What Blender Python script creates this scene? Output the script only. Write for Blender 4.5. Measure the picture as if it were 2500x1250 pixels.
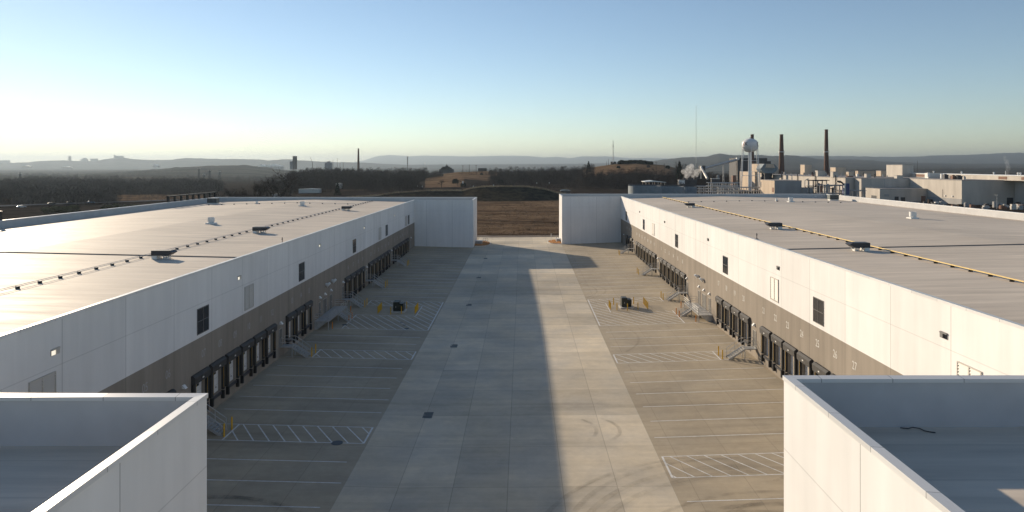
import bpy, math, random
import numpy as np
from mathutils import Vector, Matrix
random.seed(7); RNG = np.random.default_rng(7)
for o in list(bpy.data.objects): bpy.data.objects.remove(o)
SC = bpy.context.scene; COL = SC.collection
R = math.radians
# ------------------------------------------------------------------ camera, sky, sun, exposure
H, F, U0, V0 = 23.7, 1667.0, 1275.6, 401.0      # eye height, focal length in photo pixels, vanishing point of the court
cam = bpy.data.cameras.new('camera'); camo = bpy.data.objects.new('camera', cam); COL.objects.link(camo)
camo.location = (0, 0, H); camo.rotation_euler = (R(90), 0, 0)
cam.sensor_width = 36; cam.lens = 36 * F / 2500
cam.shift_x = -(U0 - 1250) / 2500; cam.shift_y = -(625 - V0) / 2500
cam.clip_start = 0.5; cam.clip_end = 90000
SC.camera = camo
SUN_EL, SUN_AZ = R(15.9), R(-41.0)              # azimuth measured from +Y towards +X
w = bpy.data.worlds.new('World'); SC.world = w; w.use_nodes = True
nt = w.node_tree; nt.nodes.clear()
sky = nt.nodes.new('ShaderNodeTexSky'); sky.sky_type = 'NISHITA'; sky.sun_disc = False
sky.sun_elevation = SUN_EL; sky.sun_rotation = SUN_AZ
sky.air_density = 0.85; sky.dust_density = 0.03; sky.ozone_density = 1.2; sky.altitude = 200
bg = nt.nodes.new('ShaderNodeBackground'); bg.inputs['Strength'].default_value = 0.081
wo = nt.nodes.new('ShaderNodeOutputWorld')
nt.links.new(sky.outputs[0], bg.inputs['Color']); nt.links.new(bg.outputs[0], wo.inputs['Surface'])
sl = bpy.data.lights.new('sun', 'SUN'); sl.energy = 4.25; sl.angle = R(0.53); sl.color = (1.0, 0.83, 0.62)
so = bpy.data.objects.new('sun', sl); COL.objects.link(so)
sd = Vector((math.sin(SUN_AZ) * math.cos(SUN_EL), math.cos(SUN_AZ) * math.cos(SUN_EL), math.sin(SUN_EL)))
so.rotation_euler = sd.to_track_quat('Z', 'Y').to_euler(); so.location = (-60, 60, 90)
SC.view_settings.view_transform = 'Standard'; SC.view_settings.look = 'None'
SC.view_settings.gamma = 1; SC.view_settings.exposure = 0.65
SC.cycles.use_denoising = True; SC.cycles.volume_bounces = 1; SC.cycles.max_bounces = 8
SC.cycles.transparent_max_bounces = 24; SC.cycles.sample_clamp_indirect = 6

# ------------------------------------------------------------------ helpers
def at(u, v, Y):                                   # photo pixel + distance -> world point
    return Vector(((u - U0) * Y / F, Y, H - (v - V0) * Y / F))
def ux(u, Y): return (u - U0) * Y / F
def vz(v, Y): return H - (v - V0) * Y / F

class MB:
    def __init__(s): s.v = []; s.f = []; s.m = []
    def quad(s, pts, m=0):
        n = len(s.v); s.v += [tuple(p) for p in pts]; s.f.append(tuple(range(n, n + len(pts)))); s.m.append(m); return s
    def box(s, x0, y0, z0, x1, y1, z1, m=0):
        if x0 > x1: x0, x1 = x1, x0
        if y0 > y1: y0, y1 = y1, y0
        if z0 > z1: z0, z1 = z1, z0
        n = len(s.v)
        s.v += [(x0,y0,z0),(x1,y0,z0),(x1,y1,z0),(x0,y1,z0),(x0,y0,z1),(x1,y0,z1),(x1,y1,z1),(x0,y1,z1)]
        for q in ((0,3,2,1),(4,5,6,7),(0,1,5,4),(1,2,6,5),(2,3,7,6),(3,0,4,7)):
            s.f.append(tuple(n + i for i in q)); s.m.append(m)
        return s
    def tube(s, p0, p1, r0, r1=None, n=8, m=0, caps=True):
        p0, p1 = Vector(p0), Vector(p1); r1 = r0 if r1 is None else r1
        d = (p1 - p0); L = d.length
        if L < 1e-6: return s
        q = d.to_track_quat('Z', 'Y'); b = len(s.v)
        for p, r in ((p0, r0), (p1, r1)):
            for i in range(n):
                a = 2 * math.pi * i / n
                s.v.append(tuple(p + q @ Vector((math.cos(a) * r, math.sin(a) * r, 0))))
        for i in range(n):
            j = (i + 1) % n; s.f.append((b + i, b + j, b + n + j, b + n + i)); s.m.append(m)
        if caps:
            s.f.append(tuple(b + i for i in reversed(range(n)))); s.m.append(m)
            s.f.append(tuple(b + n + i for i in range(n))); s.m.append(m)
        return s
    def lathe(s, c, prof, n=24, m=0):                # prof: [(r, z)] bottom to top
        b = len(s.v)
        for r, z in prof:
            for i in range(n):
                a = 2 * math.pi * i / n; s.v.append((c[0] + r * math.cos(a), c[1] + r * math.sin(a), c[2] + z))
        for k in range(len(prof) - 1):
            for i in range(n):
                j = (i + 1) % n
                s.f.append((b + k*n + i, b + k*n + j, b + (k+1)*n + j, b + (k+1)*n + i)); s.m.append(m)
        s.f.append(tuple(b + i for i in reversed(range(n)))); s.m.append(m)
        t = b + (len(prof) - 1) * n
        s.f.append(tuple(t + i for i in range(n))); s.m.append(m)
        return s
    def prism(s, poly, axis, a0, a1, m=0):           # poly (p,q) extruded along axis 'x','y','z'
        def P(p, a): return {'x': (a, p[0], p[1]), 'y': (p[0], a, p[1]), 'z': (p[0], p[1], a)}[axis]
        b = len(s.v); n = len(poly)
        s.v += [P(p, a0) for p in poly] + [P(p, a1) for p in poly]
        s.f.append(tuple(b + i for i in reversed(range(n)))); s.m.append(m)
        s.f.append(tuple(b + n + i for i in range(n))); s.m.append(m)
        for i in range(n):
            j = (i + 1) % n; s.f.append((b + i, b + j, b + n + j, b + n + i)); s.m.append(m)
        return s
    def build(s, name, mats, parent=None, smooth=False, bevel=0):
        me = bpy.data.meshes.new(name)
        vs = s.v
        if parent is not None:
            r = parent
            while r.parent: r = r.parent
            ox, oy, oz = r.location; vs = [(x - ox, y - oy, z - oz) for x, y, z in vs]
        me.from_pydata(vs, [], s.f)
        mats = mats if isinstance(mats, (list, tuple)) else [mats]
        for m in mats: me.materials.append(m)
        me.polygons.foreach_set('material_index', s.m)
        if smooth: me.polygons.foreach_set('use_smooth', [True] * len(s.f))
        me.update()
        import bmesh
        bm = bmesh.new(); bm.from_mesh(me); bmesh.ops.recalc_face_normals(bm, faces=bm.faces)
        if bevel: bmesh.ops.bevel(bm, geom=bm.edges[:], offset=bevel, segments=1, affect='EDGES')
        bm.to_mesh(me); bm.free()
        o = bpy.data.objects.new(name, me); COL.objects.link(o)
        if parent is not None: o.parent = parent
        return o
def tag(o, label=None, cat=None, group=None, kind=None):
    if label: o['label'] = label
    if cat: o['category'] = cat
    if group: o['group'] = group
    if kind: o['kind'] = kind
    return o
def thing(name, label, cat, loc=(0, 0, 0), group=None):
    o = bpy.data.objects.new(name, None); COL.objects.link(o); o.location = loc
    o.empty_display_size = .3
    return tag(o, label, cat, group)
KIDS = {}
def kids(o): return [c for c in bpy.data.objects if c.parent == o]
def copy_tree(o, parent=None):
    ch = KIDS.setdefault(o.name, kids(o))
    c = o.copy(); COL.objects.link(c); c.parent = parent
    for k in ch: copy_tree(k, c)
    return c
ORD = ['first', 'second', 'third', 'fourth', 'fifth', 'sixth', 'seventh', 'eighth', 'ninth', 'tenth', 'eleventh', 'twelfth']

# ------------------------------------------------------------------ materials
class NB:
    def __init__(s, name):
        s.mat = bpy.data.materials.new(name); s.mat.use_nodes = True; s.t = s.mat.node_tree
        s.b = s.t.nodes['Principled BSDF']; s.out = s.t.nodes['Material Output']
    def n(s, typ, **kw):
        x = s.t.nodes.new(typ)
        for k, v in kw.items():
            if hasattr(x, k): setattr(x, k, v)
        return x
    def L(s, a, b): s.t.links.new(a, b)
    def val(s, x):
        return x
    def math(s, op, a, b=None, c=None, clamp=False):
        x = s.n('ShaderNodeMath', operation=op); x.use_clamp = clamp
        for i, v in enumerate((a, b, c)):
            if v is None: continue
            if isinstance(v, (int, float)): x.inputs[i].default_value = v
            else: s.L(v, x.inputs[i])
        return x.outputs[0]
    def coord(s): return s.n('ShaderNodeTexCoord').outputs['Object']
    def geo(s): return s.n('ShaderNodeNewGeometry').outputs['Position']
    def xyz(s, vec):
        x = s.n('ShaderNodeSeparateXYZ'); s.L(vec, x.inputs[0]); return x.outputs
    def comb(s, a, b, c):
        x = s.n('ShaderNodeCombineXYZ')
        for i, v in enumerate((a, b, c)):
            if isinstance(v, (int, float)): x.inputs[i].default_value = v
            else: s.L(v, x.inputs[i])
        return x.outputs[0]
    def scale(s, vec, sc):
        x = s.n('ShaderNodeVectorMath', operation='MULTIPLY'); s.L(vec, x.inputs[0]); x.inputs[1].default_value = sc; return x.outputs[0]
    def noise(s, vec, scale=1, detail=4, rough=.55):
        x = s.n('ShaderNodeTexNoise'); s.L(vec, x.inputs['Vector']); x.inputs['Scale'].default_value = scale
        x.inputs['Detail'].default_value = detail; x.inputs['Roughness'].default_value = rough; return x.outputs[0]
    def white(s, vec):
        x = s.n('ShaderNodeTexWhiteNoise'); x.noise_dimensions = '3D'; s.L(vec, x.inputs['Vector']); return x.outputs['Value']
    def ramp(s, f, lo, hi, a=0., b=1.):
        x = s.n('ShaderNodeMapRange'); s.L(f, x.inputs[0]); x.inputs[1].default_value = lo; x.inputs[2].default_value = hi
        x.inputs[3].default_value = a; x.inputs[4].default_value = b; return x.outputs[0]
    def mix(s, f, a, b):
        x = s.n('ShaderNodeMix', data_type='RGBA')
        if isinstance(f, (int, float)): x.inputs[0].default_value = f
        else: s.L(f, x.inputs[0])
        for i, v in ((6, a), (7, b)):
            if isinstance(v, (tuple, list)): x.inputs[i].default_value = (*v[:3], 1)
            else: s.L(v, x.inputs[i])
        return x.outputs[2]
    def mul(s, col, f):                              # colour * scalar
        x = s.n('ShaderNodeVectorMath', operation='SCALE')
        if isinstance(col, (tuple, list)): x.inputs[0].default_value = col[:3]
        else: s.L(col, x.inputs[0])
        if isinstance(f, (int, float)): x.inputs['Scale'].default_value = f
        else: s.L(f, x.inputs['Scale'])
        return x.outputs[0]
    def fin(s, col, rough=.8, metal=0, spec=.5, bump=None, bs=.3, bd=.02):
        if isinstance(col, (tuple, list)): s.b.inputs['Base Color'].default_value = (*col[:3], 1)
        else: s.L(col, s.b.inputs['Base Color'])
        if isinstance(rough, (int, float)): s.b.inputs['Roughness'].default_value = rough
        else: s.L(rough, s.b.inputs['Roughness'])
        s.b.inputs['Metallic'].default_value = metal; s.b.inputs['Specular IOR Level'].default_value = spec
        if bump is not None:
            x = s.n('ShaderNodeBump'); x.inputs['Strength'].default_value = bs; x.inputs['Distance'].default_value = bd
            s.L(bump, x.inputs['Height']); s.L(x.outputs[0], s.b.inputs['Normal'])
        return s.mat
def mat(name, col, rough=.8, metal=0, var=.15, scale=1.5, spec=.4, stretch=(1, 1, 1)):
    b = NB(name); n = b.noise(b.scale(b.geo(), stretch), scale, 5)
    return b.fin(b.mul(col, b.ramp(n, .3, .7, 1 - var, 1 + var)), rough, metal, spec)
def line(b, x, period, off, width):                  # 1 on a thin line every period
    f = b.math('FRACT', b.math('DIVIDE', b.math('SUBTRACT', x, off), period))
    d = b.math('ABSOLUTE', b.math('SUBTRACT', f, .5))
    return b.math('GREATER_THAN', d, .5 - width / period / 2)

def wall_mat(name, col, off, per, xoff=0, hz=None, streak=.06):
    b = NB(name); p = b.geo(); x, y, z = b.xyz(p)
    pan = b.white(b.comb(b.math('FLOOR', b.math('DIVIDE', b.math('SUBTRACT', y, off), per)),
                         b.math('FLOOR', b.math('DIVIDE', b.math('SUBTRACT', x, xoff), per)), 3))
    st = b.noise(b.scale(p, (1, 1, .09)), .9, 4)
    bl = b.noise(p, .22, 5)
    f = b.math('MULTIPLY', b.ramp(pan, 0, 1, .955, 1.035), b.ramp(st, .3, .7, 1 - streak, 1 + streak * .6))
    f = b.math('MULTIPLY', f, b.ramp(bl, .35, .7, .97, 1.03))
    ln = b.math('MAXIMUM', line(b, y, per, off, .045), line(b, x, per, xoff, .045))
    if hz: ln = b.math('MAXIMUM', ln, b.math('MULTIPLY', b.math('LESS_THAN', b.math('ABSOLUTE', b.math('SUBTRACT', z, hz)), .03), .35))
    f = b.math('MULTIPLY', f, b.ramp(ln, 0, 1, 1, .48))
    return b.fin(b.mul(col, f), .85, 0, 0)
WHITE = (.73, .72, .705); GREY = (.29, .257, .218)
M = {}
M['wall_left'] = wall_mat('painted_panel_left', WHITE, 51.3, 7.1, -12.3, 10.8)
M['wall_right'] = wall_mat('painted_panel_right', WHITE, 59.9, 7.4, 13.9, 11.4)
M['grey_left'] = wall_mat('grey_band_left', GREY, 51.3, 7.1, -12.3, None, .14)
M['grey_right'] = wall_mat('grey_band_right', GREY, 59.9, 7.4, 13.9, None, .14)
M['parapet'] = mat('parapet_membrane', (.50, .50, .50), .7, var=.06, scale=.6, spec=0)
def coping_mat():
    b = NB('white_coping'); p = b.geo(); x, y, z = b.xyz(p)
    ln = b.math('MAXIMUM', line(b, y, 3.05, .8, .035), line(b, x, 3.05, .6, .035))
    seg = b.white(b.comb(b.math('FLOOR', b.math('DIVIDE', b.math('SUBTRACT', y, .8), 3.05)), b.math('FLOOR', b.math('DIVIDE', b.math('SUBTRACT', x, .6), 3.05)), 4))
    f = b.math('MULTIPLY', b.ramp(ln, 0, 1, 1, .45), b.ramp(seg, 0, 1, .94, 1.03))
    return b.fin(b.mul((.64, .64, .635), f), b.ramp(seg, 0, 1, .3, .45), 0, .5, b.noise(p, 1.2, 2), .08, .02)
M['coping'] = coping_mat()
def roof_mat():
    b = NB('roof_membrane'); p = b.geo(); x, y, z = b.xyz(p)
    st = b.noise(b.scale(p, (.06, 1, 1)), 1.1, 6, .65)
    st2 = b.noise(b.scale(p, (.25, 1.6, 1)), .5, 5, .6)
    bl = b.noise(p, .05, 4)
    sh = b.white(b.comb(b.math('FLOOR', b.math('DIVIDE', y, 3.05)), b.math('FLOOR', b.math('DIVIDE', x, 30)), 1))
    seam = line(b, y, 3.05, 0, .10)
    f = b.math('MULTIPLY', b.ramp(st, .3, .72, .84, 1.09), b.ramp(bl, .32, .68, .90, 1.06))
    f = b.math('MULTIPLY', f, b.ramp(st2, .3, .7, .9, 1.1))
    f = b.math('MULTIPLY', f, b.ramp(sh, 0, 1, .96, 1.04))
    f = b.math('MULTIPLY', f, b.ramp(seam, 0, 1, 1, .88))
    return b.fin(b.mul((.665, .58, .478), f), b.ramp(st2, .3, .7, .55, .7), 0, .05, st, .2, .03)
M['roof'] = roof_mat()
def concrete(name, colA, colB, sx, sy, ox, band=.36, jw=.06, rough=.75, big=.13, yper=None):
    b = NB(name); p = b.geo(); x, y, z = b.xyz(p)
    fy = b.math('FLOOR', b.math('DIVIDE', y, sy)); fx = b.math('FLOOR', b.math('DIVIDE', b.math('SUBTRACT', x, ox), sx))
    s1 = b.white(b.comb(0, fy, 2)); s2 = b.white(b.comb(fx, fy, 5))
    tone = b.math('ADD', b.math('MULTIPLY', b.math('SUBTRACT', s1, .5), band), b.math('MULTIPLY', b.math('SUBTRACT', s2, .5), band * .55))
    n1 = b.noise(p, .09, 5, .6); n2 = b.noise(b.scale(p, (.12, 1, 1)), .8, 5, .6); n3 = b.noise(p, 1.3, 6, .65)
    bro = b.noise(b.scale(p, (.05, 1.2, 1)), .30, 4, .6)
    f = b.math('ADD', 1, tone)
    f = b.math('MULTIPLY', f, b.ramp(n1, .32, .68, 1 - big * 1.35, 1 + big * .8))
    f = b.math('MULTIPLY', f, b.ramp(n2, .3, .7, .90, 1.07))
    f = b.math('MULTIPLY', f, b.ramp(n3, .3, .7, .92, 1.06))
    f = b.math('MULTIPLY', f, b.ramp(bro, .56, .74, 1, .76))
    jl = b.math('MAXIMUM', line(b, x, sx, ox, jw), line(b, y, yper or sy, 0, jw))
    f = b.math('MULTIPLY', f, b.ramp(jl, 0, 1, 1, .70))
    c = b.mix(b.ramp(b.noise(p, .17, 4), .35, .65), colA, colB)
    return b.fin(b.mul(c, f), rough, 0, .35, n3, .15, .02)
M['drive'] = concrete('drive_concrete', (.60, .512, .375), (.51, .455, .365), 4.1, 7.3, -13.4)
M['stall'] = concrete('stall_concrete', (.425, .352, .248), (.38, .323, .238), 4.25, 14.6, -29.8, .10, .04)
M['paint'] = mat('white_road_paint', (.66, .65, .62), .7, var=.18, scale=3)
M['seal'] = mat('black_dock_pad', (.022, .022, .022), .6, var=.2, scale=2)
M['rubber'] = mat('black_rubber', (.014, .014, .014), .7)
M['head'] = mat('dock_header', (.045, .042, .04), .65, var=.25, scale=2)
M['doorw'] = mat('white_sectional_door', (.70, .70, .69), .5, var=.05)
M['yellow'] = mat('yellow_paint', (.62, .36, .02), .5, var=.1)
M['orange'] = mat('orange_paint', (.62, .23, .03), .55, var=.1)
M['gasyel'] = mat('yellow_pipe_paint', (.66, .48, .18), .6, var=.08)
M['galv'] = mat('galvanised_steel', (.46, .46, .45), .45, .35, .15, 3)
M['steelw'] = mat('white_metal', (.70, .70, .68), .45, var=.06)
M['dark'] = mat('dark_metal', (.035, .036, .042), .5, var=.15)
M['hvacg'] = mat('green_grey_metal', (.10, .115, .11), .5, var=.2)
M['black'] = mat('black_steel', (.012, .012, .012), .5)
def glass_mat():
    b = NB('dark_glass'); return b.fin((.012, .013, .016), .12, 0, .5)
M['glass'] = glass_mat(); M['jointgrey'] = mat('grey_joint_cover', (.17, .16, .15), .8, spec=0); M['hose'] = mat('worn_hose', (.09, .082, .075), .8)
M['frame'] = mat('bronze_frame', (.11, .105, .10), .5)
M['louver'] = mat('louver_metal', (.48, .45, .41), .5, var=.05)
M['louverdk'] = mat('louver_gap', (.40, .38, .35), .8)
M['mandoor'] = mat('grey_steel_door', (.12, .115, .105), .55, var=.06)
M['trim'] = mat('light_door_trim', (.36, .34, .31), .6)
M['lampglass'] = mat('lamp_lens', (.75, .72, .62), .2, spec=.8)
M['lampbody'] = mat('lamp_housing', (.16, .16, .155), .5)
def lit_mat():
    b = NB('lit_lamp_lens'); b.b.inputs['Emission Color'].default_value = (1, .9, .72, 1); b.b.inputs['Emission Strength'].default_value = .55
    return b.fin((.7, .66, .55), .4)
M['lamplit'] = lit_mat()
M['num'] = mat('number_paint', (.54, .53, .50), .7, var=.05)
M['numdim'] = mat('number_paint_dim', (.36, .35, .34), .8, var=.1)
M['transf'] = mat('dark_green_enamel', (.018, .025, .02), .45, var=.15)
M['pad'] = mat('pale_concrete_pad', (.5, .48, .44), .8)
M['mulch'] = mat('red_brown_mulch', (.36, .19, .09), .95, var=.35, scale=2.5, spec=0)
M['mulchdk'] = M['mulch']
M['kerb'] = mat('kerb_concrete', (.44, .43, .40), .8, var=.1)
M['asphalt'] = mat('asphalt', (.05, .05, .052), .95, var=.2, scale=.4, spec=0)
M['roadgrey'] = mat('worn_asphalt', (.12, .125, .13), .95, var=.12, scale=.3, spec=0)
M['earth'] = mat('earth_and_ditch_shade', (.075, .052, .036), .95, var=.3, scale=.3, spec=0)
M['lane'] = mat('gravel_lane', (.20, .175, .15), .9, var=.18, scale=.3, spec=0)
M['brick'] = mat('dark_red_brick', (.115, .062, .045), .85, var=.2, scale=.8)
M['beige'] = mat('beige_cladding', (.52, .43, .34), .8, var=.12, scale=.25, stretch=(1, 1, .15), spec=0)
M['factory'] = mat('pale_factory_panel', (.50, .46, .41), .8, var=.12, scale=.22, stretch=(1, 1, .2), spec=0)
M['factg'] = mat('grey_factory_panel', (.34, .335, .33), .8, var=.12, scale=.22, stretch=(1, 1, .2), spec=0)
M['roofg'] = mat('factory_roof', (.36, .34, .32), .85, var=.2, scale=.1, spec=0)
M['tank'] = mat('blue_grey_tank', (.17, .205, .23), .6, var=.15, scale=.5)
M['tower'] = mat('white_tower_paint', (.66, .66, .66), .4, var=.07, scale=.4)
M['letter'] = mat('dark_letter_paint', (.05, .035, .05), .5)
M['letterr'] = mat('faded_red_letter_paint', (.35, .12, .12), .5)
M['coal'] = mat('dark_boiler_cladding', (.055, .055, .06), .7, var=.2, scale=.2)
M['blue'] = mat('blue_hopper_paint', (.03, .05, .16), .5)
M['rust'] = mat('rusty_louver', (.20, .11, .075), .8, var=.2)
M['bark'] = mat('winter_bark', (.060, .048, .040), .9, var=.3, scale=.5, spec=0)
M['twig'] = mat('winter_twigs', (.052, .042, .036), .9, var=.35, scale=.08, spec=0)
M['twigm'] = mat('hazy_winter_twigs', (.10, .085, .072), .9, var=.35, scale=.05, spec=0)  # lighter twigs: haze over the valley woods mixed into the colour
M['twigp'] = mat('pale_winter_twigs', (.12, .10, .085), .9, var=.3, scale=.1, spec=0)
M['ever'] = mat('evergreen_needles', (.018, .024, .016), .8, var=.3, scale=.3, spec=0)
M['shrubg'] = mat('dry_olive_shrub', (.13, .115, .06), .9, var=.35, scale=.4, spec=0)
M['carw'] = mat('white_car_paint', (.65, .65, .65), .25, spec=.6)
M['card'] = mat('dark_car_paint', (.03, .035, .04), .25, spec=.6)
M['carb'] = mat('blue_car_paint', (.10, .25, .40), .25, spec=.6)
M['farb'] = mat('far_building_stone', (.30, .29, .28), .9, var=.08, scale=.05, spec=0)
M['fard'] = mat('far_dark_building', (.10, .095, .09), .9, var=.08, scale=.05, spec=0)

# ------------------------------------------------------------------ ground of the court
def sm(a, b, x):
    t = min(1, max(0, (x - a) / (b - a))); return t * t * (3 - 2 * t)
PX = [(-31, 0), (-29.8, 0), (-13.4, -.40), (-9.15, -.52), (11.2, -.38), (28.3, .18), (30, .2)]
def gz(x, y):
    for (a, za), (b, zb) in zip(PX, PX[1:]):
        if x <= b: z = za + (zb - za) * max(0, (x - a)) / (b - a); break
    else: z = PX[-1][1]
    return z + 1.1 * sm(85, 195, y)
def sheet(name, xs, ys, m, dz=0, kind='structure', z=gz):
    b = MB(); n = len(xs)
    for y in ys:
        for x in xs: b.v.append((x, y, z(x, y) + dz))
    for j in range(len(ys) - 1):
        for i in range(n - 1):
            b.f.append((j*n + i, j*n + i + 1, (j+1)*n + i + 1, (j+1)*n + i)); b.m.append(0)
    return tag(b.build(name, m), kind=kind)
YS = list(np.arange(-30, 215, 5)) + [215.5]
sheet('drive_lane', [-13.4, -11.3, -9.15, -4, 1, 6, 11.2], YS, M['drive'])
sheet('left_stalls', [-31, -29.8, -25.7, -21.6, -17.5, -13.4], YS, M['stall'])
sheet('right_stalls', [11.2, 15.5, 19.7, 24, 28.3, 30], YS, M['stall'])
EDGE = lambda x, y: gz(max(-29, min(28, x)), 215.5)
sheet('gravel_lane', [-140, -60, -29, -13.4, -9.15, 11.2, 28, 60, 140], [215.5, 220, 226.5], M['lane'],
      z=lambda x, y: EDGE(x, y) - .25 - .25 * (y - 215) / 10)

# ------------------------------------------------------------------ terrain
ROWS = [  # distance, [(u, v)]
 (226, [(-900, 590), (400, 590), (700, 578), (2500, 576), (3600, 576)]),
 (320, [(-900, 540), (500, 540), (760, 525), (2500, 524)]),
 (440, [(-900, 502), (480, 502), (620, 496), (800, 490.5), (2500, 491)]),
 (620, [(-900, 476), (520, 476), (650, 469), (750, 464), (1100, 461), (1450, 461), (1700, 464), (2500, 465)]),
 (800, [(-900, 465), (550, 461), (650, 454), (700, 448), (750, 438), (900, 443), (1000, 446), (1060, 440), (1130, 433), (1200, 440), (1300, 441), (1400, 437), (1450, 426), (1550, 416), (1640, 426), (1700, 449), (1800, 452), (2500, 452)]),
 (1000, [(-900, 455), (500, 452), (600, 451), (680, 445), (715, 434), (740, 430), (850, 428), (950, 428), (1050, 427), (1120, 420), (1180, 418), (1230, 419), (1400, 416), (1440, 410), (1500, 399.5), (1560, 398.5), (1620, 403), (1660, 413), (1700, 428), (1760, 440), (2500, 442)]),
 (1250, [(-900, 448), (600, 446), (700, 442), (1000, 440), (1300, 436), (1450, 428), (1550, 420), (1650, 428), (1750, 440), (2500, 438)]),
 (2000, [(-900, 438), (200, 436), (500, 437), (650, 441), (900, 440), (1700, 438), (2500, 434)]),
 (2500, [(-900, 433), (200, 430), (420, 428), (520, 431), (700, 436), (1200, 434), (1700, 430), (2500, 428)]),
 (3600, [(-900, 428), (150, 427), (300, 420), (360, 415), (430, 409), (520, 404.5), (600, 403.5), (650, 409), (700, 416), (760, 425), (850, 428), (1200, 428), (1500, 425), (1700, 420), (1900, 417), (2100, 413), (2300, 412), (2500, 411)]),
 (4800, [(-900, 424), (430, 419), (600, 417), (800, 424), (1500, 420), (1900, 416), (2500, 412)]),
 (8000, [(-900, 415), (0, 414), (900, 415), (1500, 410), (1560, 400), (1600, 392), (1660, 384.5), (1720, 383), (1756, 374.5), (1790, 378.5), (1858, 378.5), (1890, 381), (1924, 377.5), (1960, 382), (2000, 389), (2095, 389.5), (2190, 396), (2300, 399), (2500, 400), (3000, 400)]),
 (9300, [(-900, 410), (900, 411), (1500, 408), (1700, 398), (2000, 401), (2500, 402)]),
 (11000, [(-900, 395), (0, 398), (60, 396.5), (110, 392.5), (170, 391.5), (200, 393.5), (240, 391.5), (272, 386), (300, 384), (330, 388.5), (360, 390.5), (420, 389.5), (440, 386), (470, 386), (540, 388), (620, 388.5), (660, 391), (700, 388.5), (740, 392), (800, 395), (880, 396.5), (920, 399), (1000, 403), (1500, 402), (1560, 396), (1800, 396), (2000, 398), (2500, 394)]),
 (15000, [(-900, 404), (800, 402), (1000, 402), (1400, 400), (1900, 386), (1970, 380.5), (2050, 381), (2194, 383), (2275, 380), (2360, 378), (2464, 373), (2500, 373), (3400, 380)]),
 (20000, [(-900, 405), (900, 404), (1500, 401), (2000, 398), (2500, 396)]),
 (28000, [(-900, 400), (700, 396), (860, 396), (890, 391), (920, 381), (950, 378.5), (1000, 381), (1040, 380), (1100, 380.5), (1150, 382), (1180, 381), (1230, 380), (1290, 381), (1330, 384.5), (1360, 382.5), (1390, 386), (1420, 382), (1480, 381.5), (1540, 386.5), (1585, 385.5), (1640, 387), (1700, 384), (1750, 383.5), (1900, 388), (2500, 386)]),
 (33000, [(-900, 403), (2500, 403)]),
]
RY = np.array([r[0] for r in ROWS], float)
def row_z(i, u):
    a = np.array(ROWS[i][1]); v = np.interp(u, a[:, 0], a[:, 1]); return H - (v - V0) * ROWS[i][0] / F
def terrain_z(X, Y):
    X = np.atleast_1d(np.asarray(X, float)); Y = np.atleast_1d(np.asarray(Y, float))
    u = np.clip(U0 + F * X / np.maximum(Y, 226), -880, 3500)
    Z = np.array([row_z(i, u) for i in range(len(ROWS))])
    yy = np.clip(Y, RY[0], RY[-1]); k = np.clip(np.searchsorted(RY, yy) - 1, 0, len(RY) - 2)
    t = (yy - RY[k]) / (RY[k + 1] - RY[k]); idx = np.arange(len(X))
    return Z[k, idx] * (1 - t) + Z[k + 1, idx] * t
def tz(x, y): return float(terrain_z(x, y)[0])
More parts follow.
